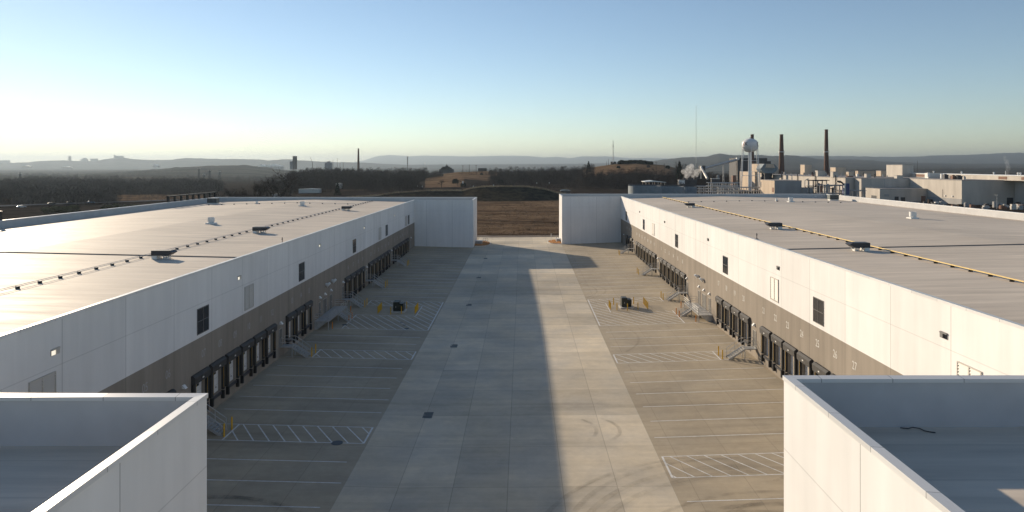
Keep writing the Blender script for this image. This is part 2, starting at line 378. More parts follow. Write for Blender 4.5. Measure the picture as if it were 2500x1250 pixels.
def build_terrain():
    t = np.concatenate([np.linspace(-1.5, -.86, 24), np.linspace(-.84, .84, 561), np.linspace(.86, 1.5, 24)])
    ys = np.concatenate([[-1500, -400, -100, 60, 226], np.linspace(240, 620, 26), np.linspace(640, 1250, 40), np.linspace(1300, 2500, 20),
                         np.linspace(2600, 3600, 11), np.linspace(3700, 8000, 30), np.linspace(8200, 11000, 15), [11500, 12500, 13500, 14300, 15000, 15600, 17000, 20000, 22500, 25000, 26500, 27400, 28000, 28800, 30500, 33000]])
    X = np.outer(np.maximum(ys, 320), t); Y = np.repeat(ys[:, None], len(t), 1)
    Z = terrain_z(X.ravel(), Y.ravel()).reshape(X.shape)
    near = np.clip((226 - Y) / 10, 0, 1); Z = Z - near * 1.5
    # rough skyline: woods on the ridges read as a ragged edge
    n = RNG.normal(size=X.shape); n = (n + np.roll(n, 1, 1) + .6 * np.roll(n, 2, 1)) / 2.2
    amp = np.where(Y > 1500, np.where(Y > 24000, .25, .55) * Y / F, np.where(Y > 640, .25, .04))
    Z = Z + n * amp
    nr, nc = X.shape
    vs = np.stack([X, Y, Z], -1).reshape(-1, 3); build_terrain.lo, build_terrain.hi = float(Z.min()), float(Z.max())
    i = np.arange(nr * nc).reshape(nr, nc)
    f = np.stack([i[:-1, :-1], i[:-1, 1:], i[1:, 1:], i[1:, :-1]], -1).reshape(-1, 4)
    me = bpy.data.meshes.new('ground'); me.from_pydata(vs.tolist(), [], f.tolist())
    # grass cover (0 woodland floor, 1 dry grass)
    u = U0 + F * X / np.maximum(Y, 226); g = np.zeros_like(X)
    def patch(u0, u1, y0, y1, val=1):
        m = (u > u0) & (u < u1) & (Y > y0) & (Y < y1); g[m] = val
    patch(-1e9, 1e9, -1e4, 560, .15); patch(1090, 1440, 226, 470, .62); patch(-200, 1090, 200, 470, 0); patch(1440, 2600, 200, 560, .2)
    patch(760, 900, 600, 625, .5); patch(1040, 1135, 640, 880); patch(1085, 1215, 880, 1080)
    patch(1135, 1200, 780, 880); patch(1130, 1400, 610, 635, .5); patch(1425, 1680, 780, 1100); patch(1660, 2600, 560, 900, .3)
    patch(-200, 560, 1500, 2600, .3); patch(190, 520, 2050, 2300, .8); patch(285, 500, 505, 640, 1.0); patch(-100, 50, 520, 560, .8)
    at_ = me.attributes.new('cover', 'FLOAT', 'POINT'); at_.data.foreach_set('value', g.ravel())
    me.polygons.foreach_set('use_smooth', [True] * len(me.polygons)); me.update()
    b = NB('winter_land'); p = b.geo(); x, y, z = b.xyz(p)
    a = b.n('ShaderNodeAttribute'); a.attribute_name = 'cover'
    n1 = b.noise(p, .02, 6, .65); n2 = b.noise(b.scale(p, (.35, 1, 1)), .11, 6, .7); n3 = b.noise(p, .9, 5, .7)
    cov = b.ramp(b.math('ADD', a.outputs['Fac'], b.math('MULTIPLY', b.math('SUBTRACT', n1, .5), .9)), .3, .6)
    grass = b.mix(b.ramp(n2, .38, .62), (.085, .055, .037), (.225, .158, .100))
    grass = b.mul(grass, b.ramp(n3, .3, .7, .78, 1.16))
    wood = b.mix(b.ramp(n2, .35, .65), (.024, .021, .019), (.048, .040, .033))
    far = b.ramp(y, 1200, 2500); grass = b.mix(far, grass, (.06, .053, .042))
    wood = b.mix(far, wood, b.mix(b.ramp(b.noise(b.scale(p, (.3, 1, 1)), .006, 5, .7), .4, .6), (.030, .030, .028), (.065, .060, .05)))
    me.materials.append(b.fin(b.mix(cov, wood, grass), .95, 0, 0, n3, .35, .2))
    o = bpy.data.objects.new('ground', me); COL.objects.link(o); tag(o, kind='structure')
build_terrain()
def berm():                                          # grassed earth bank beyond the field
    b = MB(); n = 90; prof = []
    us = np.linspace(760, 1500, n)
    top = np.interp(us, [760, 840, 920, 960, 1040, 1110, 1128, 1150, 1180, 1240, 1290, 1330, 1360, 1400, 1500],
                    [487, 482, 477, 471, 465.5, 465, 466, 459, 456, 455, 456, 462, 470, 477, 488])
    pts = []
    for u, v in zip(us, top):
        v += random.uniform(-.4, .4)
        zt = max(.3, vz(v, 468)); w = 3 + zt * 2.2
        x = ux(u, 460)
        pts.append([(x, 468 - w * 1.55, -.6), (x, 468 - w * .75, zt * .5), (x, 468 - 2.2, zt - .25), (x, 468 + .5, zt), (x, 468 + 5, zt - .3), (x, 468 + 8 + w * 1.5, -1)])
    for a in pts: b.v += a
    k = 6
    for i in range(n - 1):
        for j in range(k - 1):
            b.f.append((i*k + j, (i+1)*k + j, (i+1)*k + j + 1, i*k + j + 1)); b.m.append(0)
    bb = NB('bank_grass'); p = bb.geo()
    n2 = bb.noise(p, .25, 6, .7); n3 = bb.noise(p, 1.1, 6, .7)
    c = bb.mix(bb.ramp(n2, .4, .6), (.030, .027, .021), (.075, .062, .042))
    tag(b.build('earth_bank', bb.fin(bb.mul(c, bb.ramp(n3, .3, .7, .6, 1.3)), .95, 0, 0, n3, .6, .4), smooth=True), kind='structure')
berm()
# dirt track over the field and the highway on the left
def ribbon(name, pts, width, m, z=tz, dz=.08, kind='structure', sub=8):
    b = MB(); P = []
    for (x0, y0), (x1, y1) in zip(pts, pts[1:]):
        for k in range(sub): P.append((x0 + (x1 - x0) * k / sub, y0 + (y1 - y0) * k / sub))
    P.append(pts[-1])
    for i, (x, y) in enumerate(P):
        a = P[max(0, i - 1)]; c = P[min(len(P) - 1, i + 1)]
        d = Vector((c[0] - a[0], c[1] - a[1])).normalized(); nx, ny = -d.y, d.x
        for s in (-.5, .5):
            X, Y = x + nx * width * s, y + ny * width * s; b.v.append((X, Y, z(X, Y) + dz))
    for i in range(len(P) - 1): b.f.append((2*i, 2*i + 1, 2*i + 3, 2*i + 2)); b.m.append(0)
    return tag(b.build(name, m), kind=kind)
ribbon('highway', [(-560, 250), (-395, 352), (-328, 426), (-268, 500), (-225, 560)], 16, M['roadgrey'], dz=.6)
ribbon('ditch_shadow_strip', [(-60, 341), (0, 346), (60, 340)], 5.5, M['earth'], dz=.10)  # flat dark strip: ditch shadow put in as earth colour
ribbon('field_track', [(-70, 292), (-6, 286), (22, 278), (70, 290)], 3.5, M['earth'], dz=.12)

# ------------------------------------------------------------------ road markings
def mark(b, x0, y0, x1, y1, w, dz=.006, sub=10):
    d = Vector((x1 - x0, y1 - y0)); L = d.length; d /= L; n = Vector((-d.y, d.x)) * w / 2
    k = max(1, int(L / 2.0)); p = []
    for i in range(k + 1):
        x, y = x0 + d.x * L * i / k, y0 + d.y * L * i / k
        p.append(((x - n.x, y - n.y), (x + n.x, y + n.y)))
    for (a, c), (e, g) in zip(p, p[1:]):
        b.quad([(*q, gz(*q) + dz) for q in (a, e, g, c)])
def clip_seg(x0, y0, x1, y1, bx):                    # Liang-Barsky
    t0, t1 = 0., 1.; dx, dy = x1 - x0, y1 - y0
    for p, q in ((-dx, x0 - bx[0]), (dx, bx[1] - x0), (-dy, y0 - bx[2]), (dy, bx[3] - y0)):
        if abs(p) < 1e-9:
            if q < 0: return None
        else:
            r = q / p
            if p < 0: t0 = max(t0, r)
            else: t1 = min(t1, r)
    return None if t0 >= t1 else (x0 + dx * t0, y0 + dy * t0, x0 + dx * t1, y0 + dy * t1)
def hatch(b, boxes, step, slope):                    # parallel diagonal lines clipped to boxes
    for bx in boxes:
        x0, x1, y0, y1 = bx
        k0 = math.floor((x0 - (y1 - y0) * slope - 2) / step) - 40
        for k in range(k0, k0 + 200):
            xs = k * step                            # line through (xs, 0): x = xs - slope*(y - 100)
            s = clip_seg(xs - slope * (y1 - 100 + 1), y1 + 1, xs - slope * (y0 - 100 - 1), y0 - 1, bx)
            if s and abs(s[1] - s[3]) > .15: mark(b, *s, .11, .010)
LW = .11
b = MB()
XL0, XL1 = -29.2, -13.7
leftlines = [47.9, 51.6, 55.2, 66.2, 69.8, 73.3, 76.9, 80.5, 91.2, 94.8]
for y in leftlines: mark(b, XL0 + .3, y, XL1 - .5 * (y % 3 > 1), y, LW)
for y in (58.9, 62.5, 84.2, 87.7, 98.8): mark(b, XL0, y, XL1, y, LW)
for y0 in (58.9, 84.2):
    mark(b, -25.9, y0, -25.9, y0 + 3.6, .16, .014); mark(b, -13.7, y0, -13.7, y0 + 3.6, .16, .014)
hatch(b, [(-25.9, -13.7, 58.9, 62.5), (-25.9, -13.7, 84.2, 87.7), (-26.1, -13.7, 98.8, 107.4), (-16.8, -13.7, 107.4, 114.4), (-26.1, -13.7, 114.4, 118.0)], 1.36, .66)
mark(b, -26.1, 98.8, -26.1, 107.4, .16, .014); mark(b, -26.1, 107.4, -16.8, 107.4, .11, .014); mark(b, -16.8, 107.4, -16.8, 114.4, .14, .018)
mark(b, -26.1, 114.4, -16.8, 114.4, .11, .014); mark(b, -26.1, 114.4, -26.1, 118, .14, .018); mark(b, -13.7, 98.8, -13.7, 118, .16, .014); mark(b, -26.1, 118, -13.7, 118, .11, .006)
for i in range(19):
    y = 121.6 + 3.6 * i
    if y < 186: mark(b, -28.6, y, -13.7, y, LW)
tag(b.build('left_stall_markings', M['paint']), kind='structure')
b = MB()
for y in (48.7, 60.1, 63.9, 67.7, 71.5, 75.2, 79.0, 90.0, 93.9, 97.6): mark(b, 11.6 + .2 * (y % 2), y, 27.9, y, LW)
for y in (52.4, 56.2, 82.6, 86.3, 101.4, 120.1): mark(b, 11.5, y, 27.4, y, LW)
for y0, y1 in ((52.4, 56.2), (82.6, 86.3)):
    mark(b, 11.5, y0, 11.5, y1, .16, .014); mark(b, 24.0, y0, 24.0, y1, .16, .014)
hatch(b, [(11.5, 24.0, 52.4, 56.2), (11.5, 24.0, 82.6, 86.3), (11.5, 24.1, 101.4, 109.8), (11.5, 14.2, 109.8, 116.8), (11.5, 24.1, 116.8, 120.1)], 1.40, .66)
mark(b, 11.5, 101.4, 11.5, 120.1, .16, .014); mark(b, 24.1, 101.4, 24.1, 109.8, .16, .014); mark(b, 14.2, 109.8, 14.2, 116.8, .14, .018); mark(b, 24.1, 116.8, 24.1, 120.1, .14, .018)
for i in range(20):
    y = 123.8 + 3.75 * i
    if y < 192: mark(b, 11.6, y, 27.5, y, LW)
tag(b.build('right_stall_markings', M['paint']), kind='structure')

# tyre marks: rubber scuffs worn into the concrete
def tyre_mat():
    b = NB('tyre_rubber_scuff'); p = b.geo(); n = b.noise(p, .7, 5, .7)
    tr = b.n('ShaderNodeBsdfTransparent'); mx = b.n('ShaderNodeMixShader')
    b.L(b.ramp(n, .36, .72, .0, .25), mx.inputs[0]); b.fin((.05, .045, .04), .8)
    b.L(tr.outputs[0], mx.inputs[1]); b.L(b.b.outputs[0], mx.inputs[2]); b.L(mx.outputs[0], b.out.inputs['Surface'])
    return b.mat
b = MB()
def arc(cx, cy, r, a0, a1, w, dz):
    k = 26; P = []
    for i in range(k + 1):
        a = R(a0 + (a1 - a0) * i / k); P.append([(cx + (r + s) * math.cos(a), cy + (r + s) * math.sin(a)) for s in (-w/2, w/2)])
    for p, q in zip(P, P[1:]): b.quad([(*c, gz(*c) + dz) for c in (p[0], q[0], q[1], p[1])])
for i, (cx, cy, r, a0, a1, w) in enumerate([(17, 37, 11, 30, 160, .5), (17.5, 37, 12.8, 35, 155, .35), (18, 36, 9, 40, 165, .4), (20, 38, 8, 60, 175, .35), (3.5, 62, 3.2, -50, 50, .35), (5.6, 62, 3.2, -50, 55, .35),
      (16, 42, 13.5, 80, 170, .45), (15, 33, 14, 60, 150, .5), (16, 40, 16, 95, 165, .4), (6.5, 128, 9, -60, 70, .35), (4.5, 128, 9.4, -55, 60, .3), (4, 95, 12, -40, 60, .3),
      (-21, 40, 9, 30, 140, .5), (-22, 38, 11, 40, 150, .6)]):
    arc(cx, cy, r, a0, a1, w, .020 + i * .002)
for i in range(22):
    q = random.random(); cx, cy = random.uniform(14, 28), random.uniform(30, 42)
    arc(cx, cy, random.uniform(5, 15), *sorted((random.uniform(20, 90), random.uniform(90, 170))), random.uniform(.22, .5), .060 + i * .0015)
tag(b.build('tyre_marks', tyre_mat()), kind='structure')

# ------------------------------------------------------------------ warehouses
def inset(poly, d):                                  # axis aligned polygon, counter-clockwise positive inside
    n = len(poly); out = []
    A = sum(poly[i][0] * poly[(i+1) % n][1] - poly[(i+1) % n][0] * poly[i][1] for i in range(n)); s = 1 if A > 0 else -1
    for i in range(n):
        p, q, r = Vector(poly[i-1]), Vector(poly[i]), Vector(poly[(i+1) % n])
        e0 = (q - p).normalized(); e1 = (r - q).normalized()
        n0 = Vector((-e0.y, e0.x)) * s; n1 = Vector((-e1.y, e1.x)) * s
        out.append(q + (n0 + n1) * d)
    return [tuple(v) for v in out]
def text_mesh(txt, size, m, parent, loc, rz, name, font_sx=1):
    cu = bpy.data.curves.new(name, 'FONT'); cu.body = txt; cu.size = size; cu.align_x = 'CENTER'; cu.align_y = 'CENTER'; cu.extrude = .004
    cu.resolution_u = 3
    o = bpy.data.objects.new(name, cu); COL.objects.link(o)
    dg = bpy.context.evaluated_depsgraph_get(); me = bpy.data.meshes.new_from_object(o.evaluated_get(dg))
    bpy.data.objects.remove(o); bpy.data.curves.remove(cu)
    me.name = name; me.materials.clear(); me.materials.append(m)
    t = bpy.data.objects.new(name, me); COL.objects.link(t); t.rotation_euler = (R(90), 0, rz); t.location = loc; t.scale = (font_sx, 1, 1)
    if parent is not None: t.parent = parent
    return t

def dock_proto(root):
    """wall plane x=0 facing +x, y centred, z from the wall base"""
    W, D = 1.5, .27
    def P(b, n, m, par):
        o = b.build(n, m); o.parent = par; return o
    d = P(MB().box(-.34, -1.115, 1.352, -.30, 1.115, 4.045, 0).box(-.299, .1, 3.15, -.292, .62, 3.36, 1).box(-.299, .55, 1.75, -.285, .68, 1.9, 1)
          .box(-.299, -1.11, 2.03, -.294, 1.11, 2.05, 2).box(-.299, -1.11, 2.72, -.294, 1.11, 2.74, 2).box(-.299, -1.11, 3.40, -.294, 1.11, 3.42, 2),
          'dock_door', [M['doorw'], M['rubber'], M['louverdk']], root)
    for sg in (-1, 1):
        P(MB().prism([(.003, sg * W), (D - .08, sg * W), (D, sg * (W - .08)), (D, sg * (W - .38)), (.06, sg * (W - .36)), (.003, sg * (W - .36))], 'z', 1.45, 3.82), 'side_pad', M['seal'], d)
    hd = MB().prism([(.003, 3.82), (D + .10, 3.82), (D + .13, 4.42), (D - .08, 4.62), (.003, 4.62)], 'y', -W - .02, W + .02)
    h = P(hd, 'head_pad', M['head'], d)
    P(MB().box(D + .135, -.14, 4.06, D + .15, .14, 4.18), 'number_tag', M['steelw'], d)
    for sg in (-1, 1): P(MB().box(D + .002, sg * (W - .425), 1.7, D + .010, sg * (W - .395), 3.80), 'guide_stripe', M['yellow'], d)
    for sg in (-1, 1): P(MB().box(.003, sg * 1.08, .55, .30, sg * 1.30, 1.345), 'bumper', M['rubber'], d)
    P(MB().box(.003, -.95, 1.05, .16, .95, 1.30), 'leveller_lip', M['dark'], d)
    return d

def warehouse(name, label, poly, top, zg, side, roofpts, wallm, greym, docks, numbers, windows, louvers, lamps, doors, vents):
    xs = [p[0] for p in poly]; ys = [p[1] for p in poly]
    root = thing(name, label, 'warehouse', ((min(xs) + max(xs)) / 2, (min(ys) + max(ys)) / 2, 0), 'white tilt-up warehouses facing each other across the court')
    ox, oy, _ = root.location; n = len(poly)
    wx = -29.8 if side > 0 else 28.3
    b = MB(); g = MB()
    for i in range(n):
        p, q = poly[i], poly[(i+1) % n]
        court = abs(p[0] - wx) < .01 and abs(q[0] - wx) < .01
        if court:
            zo = .0 if side > 0 else .05; sgn = 1 if q[1] > p[1] else -1; y_ = p[1]
            for yd in (sorted(docks) if sgn > 0 else sorted(docks, reverse=True)):
                a_, c_ = yd - sgn * 1.12, yd + sgn * 1.12; z0_, z1_ = 1.35 + zo, 4.05 + zo; xi = wx - side * .38
                g.quad([(wx, y_, -2), (wx, a_, -2), (wx, a_, zg), (wx, y_, zg)])
                g.quad([(wx, a_, -2), (wx, c_, -2), (wx, c_, z0_), (wx, a_, z0_)]); g.quad([(wx, a_, z1_), (wx, c_, z1_), (wx, c_, zg), (wx, a_, zg)])
                for e_ in (a_, c_): g.quad([(wx, e_, z0_), (xi, e_, z0_), (xi, e_, z1_), (wx, e_, z1_)])
                for e_ in (z0_, z1_): g.quad([(wx, a_, e_), (wx, c_, e_), (xi, c_, e_), (xi, a_, e_)])
                y_ = c_
            g.quad([(wx, y_, -2), (*q, -2), (*q, zg), (wx, y_, zg)]); b.quad([(*p, zg), (*q, zg), (*q, top - .03), (*p, top - .03)])
        else: b.quad([(*p, -2), (*q, -2), (*q, top - .03), (*p, top - .03)])
    b.build('wall', M[wallm], root); g.build('grey_band', M[greym], root)
    inn = inset(poly, .32); b = MB()
    for i in range(n):
        p, q = inn[i], inn[(i+1) % n]; b.quad([(*p, top - 3.2), (*q, top - 3.2), (*q, top - .03), (*p, top - .03)])
    b.build('parapet', M['parapet'], root)
    o1, o2 = inset(poly, -.04), inset(poly, .38); b = MB()
    for i in range(n):
        j = (i + 1) % n
        a, c, d, e = o1[i], o1[j], o2[j], o2[i]
        b.quad([(*a, top + .03), (*c, top + .03), (*d, top), (*e, top)]); b.quad([(*a, top - .16), (*c, top - .16), (*c, top + .03), (*a, top + .03)])
        b.quad([(*e, top - .16), (*d, top - .16), (*d, top), (*e, top)]); b.quad([(*a, top - .16), (*c, top - .16), (*d, top - .16), (*e, top - .16)])
    b.build('coping', M['coping'], root)
    b = MB()
    for q in roofpts: b.quad(q)
    b.build('roof', M['roof'], root)
    rz = 0 if side > 0 else math.pi
    for i, y in enumerate(docks):
        d = dock_proto(root) if i == 0 else copy_tree(warehouse.proto, root)
        if i == 0: warehouse.proto = d
        d.location = (wx - ox, y - oy, .0 if side > 0 else .05); d.rotation_euler = (0, 0, rz)
    for t, y in numbers:
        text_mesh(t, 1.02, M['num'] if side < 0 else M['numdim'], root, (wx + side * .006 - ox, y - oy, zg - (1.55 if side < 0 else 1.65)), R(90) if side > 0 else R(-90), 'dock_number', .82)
    def local(b, nm, m, par):
        o = b.build(nm, m, None); o.parent = par; return o
    for y, zc in windows:
        w0, w1, z0, z1 = y - 1.16, y + 1.16, zc - 1.2, zc + 1.2
        fr = MB(); s = side
        for (a, c, e, f_) in ((w0, w0 + .07, z0, z1), (w1 - .07, w1, z0, z1), (y - .035, y + .035, z0 + .07, z1 - .07), (w0 + .07, w1 - .07, z0, z0 + .07), (w0 + .07, w1 - .07, z1 - .07, z1)):
            fr.box(wx + s * .004, a, e, wx + s * .05, c, f_)
        for a, c in ((w0 + .07, y - .035), (y + .035, w1 - .07)): fr.box(wx + s * .004, a, zc - .03, wx + s * .045, c, zc + .03)
        f = fr.build('window', M['frame'], root)
        MB().quad([(wx + s * .02, w0 + .03, z0 + .03), (wx + s * .02, w1 - .03, z0 + .03), (wx + s * .02, w1 - .03, z1 - .03), (wx + s * .02, w0 + .03, z1 - .03)]).build('pane', M['glass'], f)
    for y, zc in louvers:
        s = side; l = MB(); l.box(wx + s * .003, y - 1.15, zc - 1.2, wx + s * .01, y + 1.15, zc + 1.2, 1)
        for a, c in ((y - 1.18, y - 1.10), (y + 1.10, y + 1.18), (y - .06, y + .06)): l.box(wx + s * .012, a, zc - 1.2, wx + s * .09, c, zc + 1.2)
        l.box(wx + s * .012, y - 1.18, zc + 1.2, wx + s * .09, y + 1.18, zc + 1.28); l.box(wx + s * .012, y - 1.18, zc - 1.28, wx + s * .09, y + 1.18, zc - 1.2)
        for k in range(12):
            z = zc - 1.14 + .2 * k
            for a, c in ((y - 1.10, y - .06), (y + .06, y + 1.10)):
                l.quad([(wx + s * .015, a, z + .175), (wx + s * .015, c, z + .175), (wx + s * .085, c, z), (wx + s * .085, a, z)])
        l.build('louver', [M['louver'], M['louverdk']], root)
    for y, zc in lamps:
        s = side; l = MB(); l.box(wx + s * .003, y - .40, zc - .22, wx + s * .03, y + .40, zc + .22)
        l.box(wx + s * .03, y - .38, zc + .12, wx + s * .12, y + .38, zc + .20).box(wx + s * .03, y + .06, zc - .18, wx + s * .10, y + .36, zc + .118)
        lo = l.build('wall_light', M['louver'] if side > 0 else M['lampbody'], root)
        MB().quad([(wx + s * .035, y - .34, zc - .2), (wx + s * .035, y + .04, zc - .2), (wx + s * .035, y + .04, zc + .09), (wx + s * .035, y - .34, zc + .09)]).build('lens', M['lamplit'] if side > 0 else M['glass'], lo)
    for y, w_, lampy in doors:
        s = side; z0 = 1.28; d = MB().box(wx + s * .003, y - w_/2, z0, wx + s * .03, y + w_/2, z0 + 2.15).build('man_door', M['mandoor'], root)
        t = MB()
        for a, c, e, f_ in ((y - w_/2 - .07, y - w_/2, z0, z0 + 2.22), (y + w_/2, y + w_/2 + .07, z0, z0 + 2.22), (y - w_/2, y + w_/2, z0 + 2.15, z0 + 2.22)):
            t.box(wx + s * .003, a, e, wx + s * .07, c, f_)
        t.build('door_frame', M['trim'], d)
        MB().box(wx + s * .03, y + w_/2 - .14, z0 + .95, wx + s * .09, y + w_/2 - .05, z0 + 1.08).build('handle', M['galv'], d)
        l = MB().prism([(wx + s * .003, z0 + 2.75), (wx + s * .34, z0 + 2.75), (wx + s * .10, z0 + 3.05), (wx + s * .003, z0 + 3.05)], 'y', y - .2, y + .2)
        l.build('door_light', M['steelw'], root)
    for y, zc in vents:
        s = side
        v = MB().tube((wx + s * .003, y, zc), (wx + s * .3, y, zc), .2, .2, 12); v.tube((wx + s * .3, y, zc + .08), (wx + s * .52, y, zc - .12), .34, .40, 14)
        v.build('wall_vent', M['steelw'], root)
    return root

def dn(c): return c
Lp = [(-13.5, 12.6), (-13.5, 29.2), (-29.8, 29.2), (-29.8, 188.5), (-13.6, 188.5), (-13.6, 204), (-91.5, 204), (-91.5, 12.6)]
Rp = [(11.33, 13), (11.33, 29.6), (28.3, 29.6), (28.3, 196.3), (11.35, 196.3), (11.35, 211.5), (94.2, 211.5), (94.2, 13)]
TL, TR = 13.87, 14.51
def roof_quads(s, xin, xridge, xout, y0, y1, zin, zr, xb, blocks, zb):
    q = []
    for a, b_, za, zb_ in ((xin, xridge, zin, zr), (xridge, xout, zr, zin)):
        q.append([(a, y0, za), (b_, y0, zb_), (b_, y1, zb_), (a, y1, za)])
    for ya, yb in blocks:
        xm = xin + (xb - xin) * .45
        q.append([(xin, ya, zin), (xm, ya, zb), (xm, yb, zb), (xin, yb, zin)]); q.append([(xm, ya, zb), (xb, ya, zb), (xb, yb, zb), (xm, yb, zb)])
    return q
LR = roof_quads(1, -30.12, -61, -91.18, 12.92, 203.68, 12.52, 13.22, -13.82, [(12.92, 28.88), (188.82, 203.68)], 11.78)
RR = roof_quads(-1, 28.62, 61.2, 93.88, 13.32, 211.18, 13.15, 13.85, 11.65, [(13.32, 29.28), (196.62, 211.18)], 12.42)
Ldock = [53.0, 56.5] + [62.9 + 3.5 * i for i in range(6)] + [87.4, 90.9, 94.4] + [115.8 + 3.53 * i for i in range(4)] + [133.3 + 3.55 * i for i in range(6)] + [158.3 + 3.5 * i for i in range(6)]
Lnum = [(f'{5 + i:02d}', y + .9) for i, y in enumerate(Ldock)]
lw = warehouse('warehouse', 'white warehouse on the shaded left side of the truck court, with sunlit cream roof', Lp, TL, 7.68, 1, LR, 'wall_left', 'grey_left', Ldock, Lnum,
    [(y, 9.22) for y in (63.65, 92.1, 121, 149.7, 178.6)], [(y, 9.25) for y in (42.35, 74.35, 142.6, 174.7)], [(y, 11.78) for y in (43.5, 71.8, 100.3, 128.5, 159)],
    [(59.9, .95, 0), (84.0, .95, 0), (100.2, .95, 0), (102.8, 1.8, 0), (106.0, 1.2, 0), (113.2, .95, 0), (130.2, .95, 0), (155.0, .95, 0), (181.9, .95, 0)], [(103.4, 5.5), (106.7, 5.5)])
Rdock = [57.0, 60.6, 64.3, 68.0, 71.7, 75.2, 78.9, 86.2, 89.9, 93.6, 97.4] + [119.6 + 3.68 * i for i in range(6)] + [145.6 + 3.68 * i for i in range(7)] + [176.2 + 3.65 * i for i in range(3)]
Rnum = []; k = 27
for y in Rdock:
    if k >= 1: Rnum.append((f'{k:02d}', y + 1.2)); k -= 1
rw = warehouse('warehouse', 'white warehouse on the sunlit right side of the truck court, grey band lit tan', Rp, TR, 8.03, -1, RR, 'wall_right', 'grey_right', Rdock, Rnum,
    [(y, 9.65) for y in (65.25, 95.2, 125.3, 159.2, 186)], [(y, 9.65) for y in (43.2, 76.6, 147.5)], [(y, 12.22) for y in (45.8, 75.5, 104, 135.8, 164.7)],
    [(83.2, .95, 0), (103.1, .95, 0), (106.2, 1.8, 0), (109.2, 1.0, 0), (117.2, .95, 0), (142.2, .95, 0), (173.2, .95, 0), (190, .95, 0)], [(106.6, 5.7), (109.6, 5.75)])
# roof expansion joints belong to each roof
for root, x0, xr, x1, zi, zr, y in ((lw, -30.4, -61, -91.1, 12.52, 13.22, 81.0), (rw, 28.7, 61.2, 93.8, 13.15, 13.85, 83.7)):
    b = MB()
    for (a, za), (c, zc) in (((x0, zi), (xr, zr)), ((xr, zr), (x1, zi))):
        for dy0, dy1, h0, h1 in ((-.12, -.07, -.02, .10), (-.07, .07, .10, .10), (.07, .12, .10, -.02)):
            b.quad([(a, y + dy0, za + h0), (c, y + dy0, zc + h0), (c, y + dy1, zc + h1), (a, y + dy1, za + h1)])
    b.build('expansion_joint', M['jointgrey'], root)
def zroof(x):
    if x < 0: return 12.52 + .70 * (1 - abs(x + 61) / 30.7)
    return 13.15 + .70 * (1 - abs(x - 61.2) / 32.6)

# ------------------------------------------------------------------ things on the roofs
def makeup_unit(x0, x1, y, flip):
    """grey hooded air unit on white curb; pointed hood end towards the court"""
    z = zroof((x0 + x1) / 2); side = 'left' if x0 < 0 else 'right'
    r = thing('air_unit', '', 'air unit', ((x0 + x1) / 2, y, z), 'hooded air units beside the roof gas pipes')
    if flip: hood = [(x0, z + .42), (x1 - .55, z + .42), (x1, z + .78), (x1 - .3, z + 1.0), (x0, z + 1.0)]
    else: hood = [(x1, z + .42), (x0 + .55, z + .42), (x0, z + .78), (x0 + .3, z + 1.0), (x1, z + 1.0)]
    MB().prism(hood, 'y', y - .62, y + .62).build('hood', M['dark'], r)
    a, c = (x0 + .02, x0 + .62) if flip else (x1 - .62, x1 - .02)
    MB().box(a, y - .55, z - .05, c, y + .55, z + .415).build('curb', M['steelw'], r)
    for k in (.9, 1.35, 1.7):
        xx = x0 + k if flip else x1 - k
        MB().box(xx - .04, y - .5, z - .03, xx + .04, y - .42, z + .415).box(xx - .04, y + .42, z - .03, xx + .04, y + .5, z + .415).build('leg', M['galv'], r)
    xx = x0 + 1.5 if flip else x1 - 1.5
    MB().box(xx - .2, y - .3, z - .02, xx + .2, y + .3, z + .2).build('base_block', M['steelw'], r)
    return r
for y, t in ((79, 'nearest'), (108.4, 'middle'), (161.5, 'farthest')):
    makeup_unit(-42.65, -40.2, y, True)['label'] = f'dark hooded air unit on the cream left roof, {t} of three along the pipes'
for y, t in ((81.4, 'nearest'), (108.7, 'middle'), (163.5, 'farthest')):
    makeup_unit(38.75, 41.15, y, False)['label'] = f'dark hooded air unit on the grey right roof, {t} of three along the yellow pipe'
def gas_pipe(label, x, y0, y1, m, n, gap, pr, bw):
    r = thing('gas_pipe', label, 'pipe', (x, (y0 + y1) / 2, zroof(x)))
    for i in range(n):
        xx = x + i * gap; z = zroof(xx) + .24
        MB().tube((xx, y0, z), (xx, y1, z), pr, n=8).build('pipe', m, r)
    y = y0 + .6
    while y < y1:
        z = zroof(x); xa = x - bw if n > 2 else x + gap * .5 - .17; xb_ = x + gap * (n - 1) + bw if n > 2 else x + gap * .5 + .17
        MB().box(xa, y - bw * .8, z - .02, xb_, y + bw * .8, z + .24 - pr - .002).build('support_block', M['rubber'], r); y += 2.75
gas_pipe('pair of thin dark gas pipes on black blocks along the cream left roof', -44.3, 26, 200, M['galv'], 2, .46, .024, .085)
gas_pipe('yellow gas pipes on black blocks along the grey right roof', 42.6, 26, 208, M['gasyel'], 3, .12, .034, .075)
def branch(label, x0, x1, y):
    xm = (x0 + x1) / 2; r = thing('branch_pipe', label, 'pipe', (xm, y, zroof(xm)))
    xs = [x0, -61 if x0 < 0 else 61.2, x1]; b = MB()
    for a, c in zip(xs, xs[1:]): b.tube((a, y, zroof(a) + .22), (c, y, zroof(c) + .22), .04, n=6)
    b.build('pipe', M['galv'], r)
    x = x0 + .5
    while x < x1: z = zroof(x); MB().box(x - .13, y - .13, z - .02, x + .13, y + .13, z + .18).build('support_block', M['rubber'], r); x += 3.4
branch('thin pipe on small blocks across the far end of the left roof', -85, -45, 184)
branch('thin pipe on small blocks across the far end of the right roof', 44, 88, 183)
